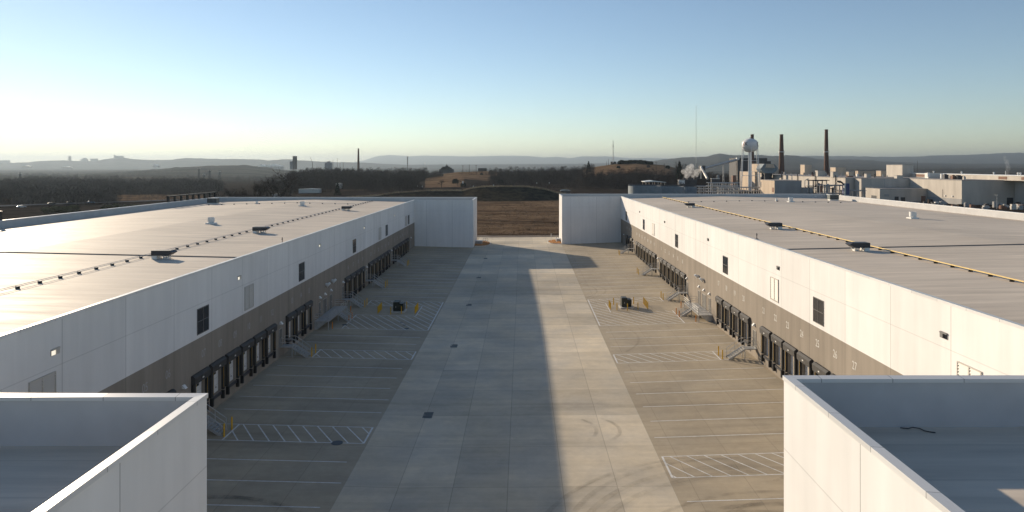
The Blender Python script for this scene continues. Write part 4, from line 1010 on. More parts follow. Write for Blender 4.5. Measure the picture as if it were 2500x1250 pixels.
silo('grey round topped silo right of the brown silo', 2020.5, 9, 447, 412, 'factg'); silo('dark short silo left of the blue hopper', 2033.5, 6, 455, 410, 'dark')
silo('small blue grey silo behind the steep conveyor', 1753, 6, 426, 640, 'tank')
r = thing('blue_hopper', 'blue hopper tower with pale ladder side and curved black ducts on top', 'hopper', at(2068, 470, 396))
MB().box(ux(2064, 396), 396, 6, ux(2074, 396), 400, vz(448, 396)).build('body', M['blue'], r)
MB().box(ux(2059.5, 396), 395.2, 4, ux(2063.6, 396), 396, vz(448, 396)).build('ladder', M['galv'], r)
for k in range(2):
    P = [at(2043 + 4*k, 442.5 + 2*k, 396), at(2052 + 2*k, 443 + 2*k, 396), at(2057 + k, 447 + k, 396), at(2060 + k, 452, 396)]
    b = MB()
    for p, q_ in zip(P, P[1:]): b.tube(p, q_, .45, n=8)
    b.build('duct', M['dark'], r)
MB().prism([(ux(2062, 396), 6), (ux(2074, 396), 6), (ux(2068, 396), 1)], 'y', 396.3, 399.7).build('cone', M['galv'], r)
for u in (2063, 2073): MB().box(ux(u, 396) - .15, 396.2, -1, ux(u, 396) + .15, 396.5, 5.99).build('leg', M['galv'], r)
tag(MB().tube((ux(1973, 430), 430, -1), (ux(1973, 430), 430, vz(436, 430)), .3, n=6).tube((ux(1965, 430), 430, 9), (ux(1965, 430), 430, vz(441, 430)), .25, n=6).tube((ux(1965, 430), 430, vz(441, 430)), (ux(1973, 430), 430, vz(436, 430)), .25, n=6).build('loop_pipe', M['louver']), 'bent pipe loop in front of the lit hall, right of the utility building', 'pipe')
for i in range(70):                                  # scrap, pallets, machines in the yards
    if i < 40: u = random.uniform(2230, 2495); Y = random.uniform(352, 396); x = ux(u, Y)
    else: u = random.uniform(1735, 1850); Y = random.uniform(415, 500); x = ux(u, Y)
    b = MB(); z = -.6
    for k in range(random.randint(2, 5)):
        dx, dy = random.uniform(-.9, .3), random.uniform(-.5, .2); s = random.uniform(.9, 1.6); b.box(x + dx, Y + dy, z, x + dx + s * 1.6, Y + dy + s, z + random.uniform(.8, 2.8 if i % 4 else 4.2))
    tag(b.build('scrap_pile', M[random.choice(['dark', 'rust', 'bark', 'factg', 'galv', 'louver', 'dark'])]), 'jumbled pile of yard scrap and crates below the tall factory block' if i < 40 else 'jumbled pile of yard equipment under the water tower', 'scrap pile', 'yard clutter by the factory block' if i < 40 else 'yard clutter by the water tower')
def yard_lamp(u, vt, Y, label):
    x = ux(u, Y); zt = vz(vt, Y); r = thing('yard_lamp', label, 'street lamp', (x, Y, -1))
    MB().tube((x, Y, -1), (x, Y, zt), .13, .08, 8).build('pole', M['galv'], r)
    for s in (-1, 1): MB().box(x + s * .15, Y - .2, zt, x + s * 1.1, Y + .2, zt + .16).build('lamp_head', M['galv'], r)
yard_lamp(2434, 476.5, 362, 'double headed yard lamp in front of the dark factory block wall')
# round tanks, canopy, cooling tower
for u, w, vt, Y, t in ((1581.5, 82, 455, 440, 'largest of three, at left'), (1641, 76, 456.5, 475, 'middle of three'), (1688, 34, 456.5, 505, 'smallest of three, at right')):
    x = ux(u, Y); rad = w * Y / F / 2; zt = vz(vt, Y); r = thing('round_tank', f'blue grey round water tank behind the far parapet, {t}', 'tank', (x, Y + rad, -1), 'round water tanks behind the right warehouse')
    MB().lathe((x, Y + rad, -1), [(rad, 0), (rad, zt + 1), (rad - .35, zt + 1), (rad - .35, zt - 1)], 40).build('shell', M['tank'], r, smooth=False)
    b = MB(); n = 40
    for i in range(n):
        a = 2 * math.pi * i / n; a2 = 2 * math.pi * (i + 1) / n; R_ = rad - .15
        p, q_ = (x + R_ * math.cos(a), Y + rad + R_ * math.sin(a)), (x + R_ * math.cos(a2), Y + rad + R_ * math.sin(a2))
        b.tube((*p, zt), (*p, zt + 1.0), .05, n=4); b.tube((*p, zt + 1.0), (*q_, zt + 1.0), .05, n=4); b.tube((*p, zt + .5), (*q_, zt + .5), .04, n=4)
    b.build('railing', M['dark'], r)
    MB().box(x - rad + .3, Y + rad - .6, zt + .3, x + rad - .3, Y + rad + .6, zt + .9).build('bridge', M['dark'], r)
r = thing('canopy_shed', 'open shed with white curved roof behind the round tanks', 'shed', at(1598, 458, 520))
x0, x1 = ux(1572, 520), ux(1624, 520)
MB().prism([(x0, vz(443, 520)), (x0 + 6.5, vz(440.5, 520)), (x1, vz(444.5, 520)), (x1, vz(445.2, 520)), (x0 + 6.5, vz(443.5, 520)), (x0, vz(444.2, 520))], 'y', 516, 532).build('roof', M['steelw'], r)
for x in (x0 + 1, x0 + 6, x1 - 6, x1 - 1):
    for y in (517, 531): MB().box(x - .2, y - .2, -1, x + .2, y + .2, vz(444.6, 520)).build('post', M['beige'], r)
MB().box(x0 + 1.5, 522, -1, x1 - 4, 528, 5).build('machinery', M['bark'], r)
r = thing('cooling_tower', 'dark box cooling tower with white end and steam rising', 'cooling tower', at(1676, 449, 640))
MB().box(ux(1659, 640), 640, -1, ux(1702, 640), 648, vz(438.5, 640)).build('casing', M['coal'], r)
MB().box(ux(1656, 640), 639, vz(449, 640), ux(1671, 640), 639.98, vz(440, 640)).build('end_panel', M['steelw'], r)
for u in (1673, 1684, 1692): MB().lathe((ux(u, 640), 644, vz(438.5, 640)), [(1.5, .02), (1.2, 1.0), (1.4, 1.6)], 14).build('fan_stack', M['coal'], r)
# ------------------------------------------------------------------ stacks and water tower
def stack(label, u, wt, wb, vt, vb, Y, m='brick', ring=None):
    x = ux(u, Y); q = Y / F; z1 = vz(vt, Y); zb = vz(vb, Y); rt, rb = wt * q / 2, wb * q / 2; z0 = -2
    r = thing('chimney', label, 'chimney', (x, Y, z0), None)
    k = (z0 - zb) / (z1 - zb); r0 = rb + (rt - rb) * k
    MB().lathe((x, Y, 0), [(r0, z0), (rb, zb), (rt, z1 - 1.2), (rt * 1.1, z1 - 1.0), (rt * 1.1, z1), (rt * .7, z1), (rt * .7, z1 - 2)], 20).build('shaft', M[m], r, smooth=False)
    if ring:
        z = vz(ring, Y); t = (z - zb) / (z1 - zb); rr = rb + (rt - rb) * t
        MB().lathe((x, Y, z), [(rr + .05, 0), (rr + .9, .1), (rr + .9, 1.0), (rr + .8, 1.0), (rr + .8, .25), (rr + .02, .25)], 20).build('platform_ring', M['galv'], r)
stack('dark brick chimney behind the water tower, only its top and foot showing', 1836.5, 7.4, 9.5, 328, 405, 700)
stack('tall dark brick chimney left of the two standing clear of the water tower', 1908, 8.0, 13.5, 328, 415, 700, ring=372)
stack('tallest dark brick chimney, right of the other two', 2017.5, 7.5, 11.5, 316, 417, 680, ring=372)
stack('lone slim brick chimney on the wooded hill at left centre', 875, 3.6, 5.8, 362.5, 412, 1080)
def water_tower():
    Y = 590; x = ux(1831, Y); q = Y / F; zg = -1.5
    r = thing('water_tower', 'white water tower with domed tank on slender legs, dark letters on the tank', 'water tower', (x, Y, zg))
    RT = 6.75; zt, zm0, zm1, zb = vz(338, Y), vz(358, Y), vz(351, Y), vz(371.5, Y)
    prof = [(1.1, zb)]
    for i in range(1, 9): a = i / 8 * math.pi / 2; prof.append((1.1 + (RT - 1.1) * math.sin(a), zm0 - (zm0 - zb) * math.cos(a)))
    prof.append((RT, zm1))
    for i in range(1, 10): a = i / 9 * math.pi / 2; prof.append((max(.05, RT * math.cos(a)), zm1 + (zt - zm1) * math.sin(a)))
    MB().lathe((x, Y, 0), prof, 40).build('tank', M['tower'], r, smooth=True)
    MB().tube((x, Y, zt - .3), (x, Y, zt + 1.0), .5, n=10).build('hatch', M['tower'], r)
    MB().tube((x - .1, Y, zg), (x - .1, Y, zb + .3), 1.2, n=16).build('riser', M['tower'], r)
    n = 6; feet = []
    for i in range(n):
        a = R(20) + 2 * math.pi * i / n
        p = Vector((x + RT * .99 * math.cos(a), Y + RT * .99 * math.sin(a), zm0 + .2)); f = Vector((x + 9.2 * math.cos(a), Y + 9.2 * math.sin(a), zg)); feet.append((p, f))
        MB().tube(f, p, .34, .3, 8).build('leg', M['tower'], r)
    for t in (.30, .62):
        b = MB()
        for i in range(n): b.tube(feet[i][0].lerp(feet[i][1], t), feet[(i+1) % n][0].lerp(feet[(i+1) % n][1], t), .12, n=6)
        b.build('strut_ring', M['tower'], r)
    b = MB(); b.lathe((x, Y, zm0 - .25), [(RT + .02, 0), (RT + .75, 0), (RT + .75, .12), (RT + .02, .12)], 36)
    for i in range(36):
        a = 2 * math.pi * i / 36; a2 = 2 * math.pi * (i + 1) / 36; e = RT + .72
        p, q_ = (x + e * math.cos(a), Y + e * math.sin(a)), (x + e * math.cos(a2), Y + e * math.sin(a2))
        b.tube((*p, zm0 - .14), (*p, zm0 + .85), .035, n=4); b.tube((*p, zm0 + .85), (*q_, zm0 + .85), .04, n=4)
    b.build('catwalk', M['galv'], r)
    # letters wrapped round the tank, as far as the photograph shows them
    for ch, ang, m in (('E', 204, 'letterr'), ('X', 222, 'letter'), ('C', 320, 'letter')):
        cu = bpy.data.curves.new('letter', 'FONT'); cu.body = ch; cu.size = 4.3; cu.align_x = 'CENTER'; cu.align_y = 'CENTER'; cu.extrude = .03; cu.offset = .06
        o = bpy.data.objects.new('letter', cu); COL.objects.link(o); dg = bpy.context.evaluated_depsgraph_get()
        me = bpy.data.meshes.new_from_object(o.evaluated_get(dg)); bpy.data.objects.remove(o)
        zc = (zm0 + zm1) / 2 + .9
        import bmesh
        bm = bmesh.new(); bm.from_mesh(me); bmesh.ops.subdivide_edges(bm, edges=bm.edges[:], cuts=2)
        for v in bm.verts:
            a = R(ang) + v.co.x / RT; z = zc + v.co.y
            if z > zm1: rr = RT * math.sqrt(max(.01, 1 - ((z - zm1) / (zt - zm1)) ** 2))
            else: rr = RT
            rr += .09 + v.co.z * .5; v.co = (rr * math.cos(a), rr * math.sin(a), z - zg)
        bm.to_mesh(me); bm.free(); me.materials.clear(); me.materials.append(M[m]); me.name = 'letter'
        l = bpy.data.objects.new('letter', me); COL.objects.link(l); l.parent = r
water_tower()
# ------------------------------------------------------------------ masts, poles, pylons
def mast(name, label, cat, u, vt, vb, Y, wpx, m='galv', lattice=False, heads=(), z0=None, group=None):
    x = ux(u, Y); q = Y / F; zt = vz(vt, Y); zb = vz(vb, Y) if z0 is None else z0; w = wpx * q / 2
    b = MB()
    if lattice:
        n = max(6, int((zt - zb) / (w * 5)))
        for dx, dy in ((-w, -w), (w, -w), (w, w), (-w, w)): b.tube((x + dx, Y + dy, zb), (x + dx * .35, Y + dy * .35, zt), w * .22, w * .16, 4)
        for i in range(n):
            z0_, z1_ = zb + (zt - zb) * i / n, zb + (zt - zb) * (i + 1) / n; k0 = 1 - .65 * i / n; k1 = 1 - .65 * (i + 1) / n
            b.tube((x - w * k0, Y - w * k0, z0_), (x + w * k1, Y - w * k1, z1_), w * .12, n=4); b.tube((x + w * k0, Y + w * k0, z0_), (x - w * k1, Y + w * k1, z1_), w * .12, n=4)
    else: b.tube((x, Y, zb), (x, Y, zt), w, w * .7, 8)
    r = thing(name, label, cat, (x, Y, zb), group); b.build('shaft', M[m], r)
    for v, hw in heads:
        z = vz(v, Y); MB().lathe((x, Y, z - 1.0 * q), [(hw * q * .7, 0), (hw * q, .2 * q), (hw * q, 2.2 * q), (hw * q * .7, 2.4 * q)], 8).build('antenna_array', M['factg'], r)
    return r
mast('radio_mast', 'very tall thin radio mast left of the water tower', 'mast', 1699.5, 258, 400, 1500, 1.1, 'galv', z0=-8)
mast('radio_mast', 'lattice radio mast on top of the grassy hill', 'mast', 1497, 343, 398, 985, 2.6, 'galv', True, ((357, 1.6),))
mast('cell_tower', 'cell tower with stacked antenna rings in the middle distance', 'mast', 995, 382, 424, 950, 1.4, 'dark', False, ((383, 1.5), (387, 1.5), (392, 1.5), (396, 1.7), (403, 1.0), (408, 1.0)))
mast('radio_mast', 'short grey mast right of the cell tower', 'mast', 1037.5, 395, 424, 1100, 1.6, 'galv', True)
for i, (u, vt, vb, Y, t) in enumerate(((49, 421, 449, 1500, 'farthest left, alone'), (486, 410, 440, 1700, 'first of four by the pale field'), (498, 424, 442, 1700, 'shortest of four by the pale field'), (512, 414, 440, 1700, 'third of four by the pale field'), (536, 417, 442, 1600, 'right of four by the pale field'))):
    mast('power_pylon', f'lattice power pylon in the left valley, {t}', 'pylon', u, vt, vb, Y, 4.2, 'dark', True, ((vt + 2, 3.2),), group='power pylons in the left valley')
for i, (u, vt, vb, Y, t) in enumerate(((823.5, 386, 420, 1200, 'tallest of the poles left of the lone chimney'), (813, 389, 420, 1250, 'leftmost of the poles left of the lone chimney'), (838, 395, 422, 1180, 'nearest the lone chimney on its left'), (830, 396, 420, 1300, 'short one among the poles left of the lone chimney'),
      (1130, 403, 418, 1060, 'first of three on the ridge by the flat hut'), (1146, 401, 418, 1060, 'second of three on the ridge by the flat hut'), (1162.5, 402, 418, 1060, 'third of three on the ridge by the flat hut'), (1481, 394, 400, 990, 'left of two beside the hilltop mast'), (1485.5, 388, 400, 990, 'right of two beside the hilltop mast'),
      (1602, 394, 440, 760, 'on the hill flank, left'), (1622, 398, 440, 740, 'on the hill flank, right'), (1658, 391, 445, 690, 'left of two beside the steam'), (1674.5, 399, 448, 660, 'right of two beside the steam'), (1701, 398, 440, 800, 'behind the steep conveyor'), (2240, 392, 410, 1500, 'behind the large penthouse'))):
    x = ux(u, Y); z0 = tz(x, Y); zt = vz(vt, Y); q = Y / F
    b = MB().tube((x, Y, z0), (x, Y, zt), .45 * q, .3 * q, 6)
    if i in (0, 4, 5, 6, 9, 10, 11, 12): b.box(x - 1.3, Y - .1, zt - 1.4, x + 1.3, Y + .1, zt - 1.1)
    tag(b.build('utility_pole', M['bark']), f'thin utility pole {t}', 'utility pole', 'utility poles in the distance')
# ------------------------------------------------------------------ distant buildings
def simple_building(name, label, cat, u0, u1, vt, vb, Y, m, dep=None, pieces=(), group=None, roof=None):
    x0, x1 = ux(u0, Y), ux(u1, Y); z0 = vz(vb, Y) - 2; zt = vz(vt, Y); dep = dep or (x1 - x0)
    r = thing(name, label, cat, ((x0 + x1) / 2, Y + dep / 2, z0), group)
    MB().box(x0, Y, z0, x1, Y + dep, zt).build('wall', M[m], r)
    q = Y / F
    if roof: MB().prism([(x0 - q, zt + .003), (x1 + q, zt + .003), ((x0 + x1) / 2, zt + roof * q)], 'y', Y - q, Y + dep).build('roof', M[m], r)
    for a, c, v in pieces: MB().box(ux(a, Y), Y + dep * .1, zt + .003, ux(c, Y), Y + dep * .8, vz(v, Y)).build('upper_block', M[m], r)
    return r
simple_building('barn', 'dark barn with gambrel roof and cupola on the skyline', 'barn', 1072, 1105, 413, 420, 1120, 'fard', 20, ((1076, 1101, 409.5), (1079, 1097, 407)))
b = thing('cupola', 'small pointed cupola on the dark barn ridge', 'cupola', at(1090.5, 407, 1122))
MB().box(ux(1087.5, 1126), 1126, vz(407, 1126), ux(1094, 1126), 1130, vz(404.5, 1126)).build('base', M['fard'], b)
MB().lathe((ux(1090.7, 1128), 1128, vz(404.5, 1128)), [(1.6, .003), (1.0, 1.2), (.15, 2.6), (.05, 3.4)], 8).build('spire', M['fard'], b)
simple_building('flat_hut', 'dark flat roofed hut on the ridge right of the barn', 'hut', 1167, 1188, 410.5, 418, 1060, 'fard', 10)
simple_building('mast_hut', 'small dark hut at the foot of the hilltop mast', 'hut', 1492, 1505, 394.5, 399, 988, 'fard', 6)
simple_building('tower_block', 'grey silo tower with lower shoulder block at the skyline left of the lone chimney', 'tower', 714.5, 722.5, 381, 412, 1900, 'fard', 10)
simple_building('shoulder_block', 'lower grey block joined to the skyline silo tower', 'building', 707.5, 714.3, 394, 412, 1900, 'farb', 10)
simple_building('grain_elevator', 'grey grain elevator with small head house at the skyline', 'building', 792.5, 808, 397.5, 412, 1900, 'farb', 14, ((798, 804, 393.5),))
simple_building('skyline_offices', 'wide hazy building crowning the left skyline hill', 'building', 278, 298.5, 380.5, 390, 10900, 'farb', 40, ((277, 279, 378),))
simple_building('skyline_tower', 'hazy slim tower on the left skyline', 'tower', 166.5, 171.8, 382, 394, 10900, 'farb', 24, ((167.5, 170.5, 380.5),))
simple_building('skyline_hall', 'hazy stepped hall right of the slim skyline tower', 'building', 196, 212, 389, 396, 10900, 'farb', 40, ((201, 209, 385.5),))
simple_building('skyline_block', 'hazy flat block left of the skyline hill', 'building', 220, 236, 387, 395, 10900, 'farb', 40)
simple_building('skyline_block', 'hazy flat block at the far left edge of the skyline', 'building', -4, 19.5, 391.5, 400, 10900, 'farb', 50)
for u0, u1, vt, vb, Y, t in ((53, 72, 404.5, 407.5, 6800, 'far left valley'), (152, 173, 406.5, 409.5, 6800, 'valley left of centre'), (373, 385, 402, 408, 6600, 'valley below the hazy ridge'), (630, 650, 402, 411, 5600, 'foot of the hazy ridge, left one'), (643, 690, 400.5, 412, 5500, 'foot of the hazy ridge, right one')):
    r = thing('hazy_warehouse', f'small pale sheds glinting in the haze, {t}', 'shed', at((u0 + u1) / 2, vb, Y), 'pale sheds in the hazy valley')
    z0, z1 = vz(vb, Y), vz(vt, Y); x0, x1 = ux(u0, Y), ux(u1, Y)
    MB().box(x0, Y, z0 - 6, x1, Y + 30, (z0 + z1) / 2).build('wall', M['farb'], r)
    MB().prism([(x0 - 2, (z0 + z1) / 2 + .01), (x1 + 2, (z0 + z1) / 2 + .01), (x0 + (x1 - x0) * .55, z1)], 'y', Y - 2, Y + 32).build('roof', M['steelw'], r)
r = thing('tower_crane', 'thin slanting crane jib on the skyline left of the grain elevator', 'crane', at(763, 405, 1950))
MB().tube(at(763, 410, 1950), at(763, 399, 1950), .8, n=6).build('mast', M['fard'], r); MB().tube(at(763.5, 399, 1950), at(757.5, 383, 1950), .7, .4, 6).build('jib', M['fard'], r)
for u0, u1, vt, vb, Y, m, t in ((729, 780, 461.5, 467, 560, 'galv', 'long low pale blue shed at the foot of the wooded hill'), (663.5, 684, 474.5, 482, 420, 'farb', 'pale grey trailer just behind the left far parapet'), (820, 832, 448, 455, 640, 'factory', 'small pale hut among the trees below the lone chimney'),
      (2110, 2125, 421, 427, 900, 'farb', 'small far shed behind the factory roofs'), (1369, 1392, 465, 473, 520, 'card', 'low dark wreck of a shed left of the round tanks')):
    simple_building('low_shed', t, 'shed', u0, u1, vt, vb, Y, m, 6, roof=1.2)
for i, (u, v, Y, w_, h_, t) in enumerate(((1130, 445, 640, 3.2, 5.5, 'brightest, on a pole left of the bank top'), (1031, 455.5, 600, 1.6, 3.5, 'right of two posts behind the bank'), (1019.5, 454.5, 600, 1.0, 2.5, 'left of two posts behind the bank'), (1205, 452.5, 520, 2.2, 3, 'just above the middle of the bank'), (1310.5, 447, 580, 1.6, 2, 'right part of the dark field'), (1341, 446.5, 580, 1.6, 2, 'farthest right in the dark field'), (1155.5, 454.5, 560, 1.3, 2.5, 'left end of the bank top'))):
    x = ux(u, Y); z = vz(v, Y); q = Y / F; g0 = min(z - 1, tz(x, Y)); r = thing('marker_sign', f'small white marker board on a post, {t}', 'sign', (x, Y, g0), 'white marker boards in the field')
    MB().box(x - w_ * q / 2, Y, z - h_ * q / 2, x + w_ * q / 2, Y + .1, z + h_ * q / 2).build('board', M['steelw'], r); MB().tube((x, Y + .15, g0), (x, Y + .15, z), .09, n=6).build('post', M['bark'], r)
# ------------------------------------------------------------------ cars on the highway
def car(x, y, ang, m, label):
    r = thing('car', label, 'car', (0, 0, 0), 'cars on the highway at left')
    MB().prism([(-2.2, .35), (2.2, .35), (2.25, .75), (1.3, .9), (.6, 1.45), (-1.3, 1.45), (-2.0, .95), (-2.25, .9)], 'y', -.88, .88).build('body', M[m], r)
    MB().prism([(1.12, .93), (.55, 1.38), (-1.2, 1.38), (-1.75, .98)], 'y', -.892, .892).build('window', M['glass'], r)
    for wx_ in (-1.4, 1.4):
        for wy in (-.92, .92): MB().tube((wx_, wy - .1, .33), (wx_, wy + .1, .33), .33, n=12).build('wheel', M['rubber'], r)
    r.location = (x, y, tz(x, y) + .36); r.rotation_euler = (0, 0, ang)
for u, Y, off, m, t in ((45, 415, 3, 'carw', 'white car on the highway, leftmost'), (131, 446, -2, 'card', 'dark car on the highway, left of two'), (176.5, 462, -2, 'card', 'dark car on the highway, right of two'), (212, 468, 4, 'carb', 'pale blue car on the highway, rightmost')):
    x = ux(u, Y); car(x + off, Y - off * .5, math.atan2(74, 60), m, t)

# ------------------------------------------------------------------ trees
def limb(b, p, d, L, r, lvl, twigs, rnd, mx):
    q = p + d * L; b.tube(p, q, r, r * .68, 6 if lvl == 0 else 4, caps=False)
    if lvl >= mx: twigs.append((q, d, L)); return
    n = rnd.choice((2, 3, 3)) if lvl else 4
    for i in range(n):
        ax = Vector((rnd.gauss(0, 1), rnd.gauss(0, 1), rnd.gauss(.15, .5))).normalized()
        dd = (d * (.9 if lvl else .8) + ax * (.62 if lvl else .7)).normalized()
        if dd.z < .05: dd.z = abs(dd.z) + .1; dd.normalize()
        limb(b, p.lerp(q, rnd.uniform(.65, 1)), dd, L * rnd.uniform(.58, .78), r * .58, lvl + 1, twigs, rnd, mx)
def bare_tree(seed, h, tw):
    rnd = random.Random(seed); root = thing('bare_tree', '', 'tree', (0, 0, 0))
    b = MB(); twigs = []; limb(b, Vector((0, 0, -.5)), Vector((rnd.uniform(-.06, .06), rnd.uniform(-.06, .06), 1)).normalized(), h * .30, h * .022, 0, twigs, rnd, 3)
    o = b.build('trunk', M['bark']); o.parent = root
    c = MB()
    for p, d, L in twigs:
        for i in range(tw):
            dd = (d + Vector((rnd.gauss(0, .55), rnd.gauss(0, .55), rnd.gauss(.1, .45)))).normalized(); l = h * rnd.uniform(.07, .16)
            s = p - d * L * rnd.uniform(0, .9); e = s + dd * l; sd_ = dd.cross(Vector((rnd.gauss(0, 1), rnd.gauss(0, 1), .3))).normalized() * h * .0042
            c.quad([s - sd_, s + sd_, e]); m_ = s.lerp(e, .55); d2 = (dd + Vector((rnd.gauss(0, .6), rnd.gauss(0, .6), rnd.gauss(0, .5)))).normalized()
            c.quad([m_ - sd_, m_ + sd_, m_ + d2 * l * .7])
    o = c.build('crown', M['twig']); o.parent = root
    KIDS[root.name] = kids(root); return root
def shrub(seed, m, rad=1.6, hgt=1.7, conifer=False):
    rnd = random.Random(seed); root = thing('evergreen' if conifer else 'shrub', '', 'tree' if conifer else 'shrub', (0, 0, 0))
    o = MB().tube((0, 0, -.4), (0, 0, hgt * .5), .08 * rad, .03, 6).build('trunk', M['bark']); o.parent = root
    c = MB()
    for i in range(420 if conifer else 300):
        z = rnd.random() ** (1.4 if conifer else .8) * hgt; t = z / hgt
        rr = rad * ((1 - t) ** .8 if conifer else math.sqrt(max(0, 1 - (t - .35) ** 2 / .5))) * rnd.uniform(.55, 1.05); a = rnd.uniform(0, 2 * math.pi)
        p = Vector((rr * math.cos(a), rr * math.sin(a), z)); s = rad * rnd.uniform(.14, .26)
        u_ = Vector((rnd.gauss(0, 1), rnd.gauss(0, 1), rnd.gauss(0, .6))).normalized() * s; v_ = Vector((rnd.gauss(0, 1), rnd.gauss(0, 1), rnd.gauss(0, 1))).normalized() * s
        c.quad([p - u_, p + v_, p + u_, p - v_ * .7])
    o = c.build('crown', M[m]); o.parent = root; KIDS[root.name] = kids(root); return root
PT = [bare_tree(11 + i, 10, 5) for i in range(5)]
PS = [shrub(41, 'ever'), shrub(42, 'shrubg'), shrub(43, 'twig')]; PE = [shrub(51, 'ever', 2.4, 9, True)]
usedp = set()
def plant(proto, u, Y, h, label, group, base=10., sx=1., zoff=0):
    o = proto if proto.name not in usedp else copy_tree(proto); usedp.add(proto.name)
    x = ux(u, Y); o.location = (x, Y, tz(x, Y) - .1 + zoff); s = h / base; o.scale = (s * sx, s * sx, s); o.rotation_euler = (0, 0, random.uniform(0, 6.28))
    tag(o, label, o['category'], group)
    if label.startswith('tall pale'): pass
def cluster(n, u0, u1, y0, y1, h0, h1, label, group, sx=1.1):
    for i in range(n): plant(random.choice(PT), random.uniform(u0, u1), random.uniform(y0, y1), random.uniform(h0, h1), label, group, sx=random.uniform(.9, 1.25) * sx)
# big bare trees behind the far left parapet, each its own
for u, Y, h, t in ((492, 330, 13, 'low rounded one left of the row'), (545, 335, 21, 'broad left one of the row'), (566, 345, 22, 'second of the row'), (590, 360, 17, 'thin one in the gap of the row'), (612, 340, 22, 'ragged one right of the gap'), (628, 355, 24, 'tall one in mid row'), (648, 365, 25, 'tall one right of mid row'), (664, 380, 27, 'dense one near the right end of the row'), (684, 400, 29, 'spreading one at the right end of the row'), (706, 430, 31, 'tallest one meeting the wooded hill')):
    plant(PT[int(u) % 5], u, Y, h, f'bare tree behind the far left parapet, {t}', 'bare trees behind the left warehouse', sx=1.05)
cluster(46, 712, 1010, 700, 990, 9, 15, 'dark bare tree on the wooded hill around the lone chimney', 'trees on the wooded hill around the lone chimney')
cluster(22, 730, 1050, 985, 1010, 6, 11, 'bare tree on the crest of the wooded hill, against the haze', 'trees along the crest of the wooded hill')
cluster(26, 1200, 1450, 700, 985, 7, 11, 'dark bare tree in the thicket left of the grassy hill', 'trees in the middle thicket')
for u, Y, h, t in ((1243, 995, 13, 'left of two wide crowns on the crest'), (1258, 1000, 12.5, 'right of two wide crowns on the crest'), (1220, 998, 8, 'low one left of the wide crowns'), (1376, 985, 12, 'upright one on the thicket crest'), (1350, 990, 9, 'low one on the thicket crest')):
    plant(PT[int(u) % 5], u, Y, h, f'bare tree in the middle distance, {t}', 'trees on the middle crest', sx=1.3)
cluster(34, 1440, 1655, 640, 770, 6, 10, 'dark bare tree on the lower slope of the grassy hill', 'trees on the lower slope of the grassy hill')
cluster(16, 1650, 1800, 780, 960, 9, 15, 'dark bare tree behind the steam and conveyors', 'trees behind the cooling tower')
cluster(26, -40, 285, 455, 600, 8, 12, 'brown bare tree beyond the highway at left', 'trees beyond the highway')
plant(PT[1], 1078, 640, 11, 'spreading bare tree alone on the tan slope left of the bank', 'lone trees', sx=1.3)
plant(PT[3], 1117, 660, 9, 'pale bare tree above the bright marker board', 'lone trees', sx=1.2)
plant(PE[0], 1437, 880, 14, 'pointed evergreen left of the grassy hill', 'evergreens', base=9)
plant(PE[0], 1659, 700, 22, 'tall dark evergreen left of the steam', 'evergreens', base=9, sx=.9)
plant(PE[0], 824, 520, 9, 'dark evergreen below the small pale hut', 'evergreens', base=9, sx=1.2)
for i in range(16):
    plant(PS[0], 1514 + i * 5 + random.uniform(-1, 1), 985 + random.uniform(-6, 6), random.uniform(4, 5.6), 'dark evergreen shrub in the hedge on top of the grassy hill', 'hilltop hedge shrubs', base=1.7, sx=.85)
for u, Y, h, t in ((1510, 880, 3, 'left one on the hill face'), (1583, 900, 3, 'right one on the hill face'), (1630, 930, 4, 'round one at the right of the hilltop'), (1176, 900, 2.6, 'on the tan slope below the flat hut'), (1112, 700, 4.5, 'left one under the tan slope'), (1131, 650, 3.5, 'below the bright marker board'), (1222, 720, 4, 'mid thicket edge')):
    plant(PS[0] if u != 1583 else PS[2], u, Y, h, f'dark round shrub, {t}', 'round shrubs on the hills', base=1.7, sx=.8)
for i in range(40):
    u = random.uniform(105, 190) if i < 24 else random.uniform(250, 345); Y = random.uniform(384, 415) + (u - 200) * .12
    plant(PS[1], u, Y, random.uniform(1.4, 2.6), 'dry olive shrub on the verge beyond the left parapet', 'verge shrubs beyond the left parapet', base=1.7)
for p in PT + PS + PE:
    if p.name not in usedp: copy = [bpy.data.objects.remove(c) for c in kids(p)]; bpy.data.objects.remove(p)
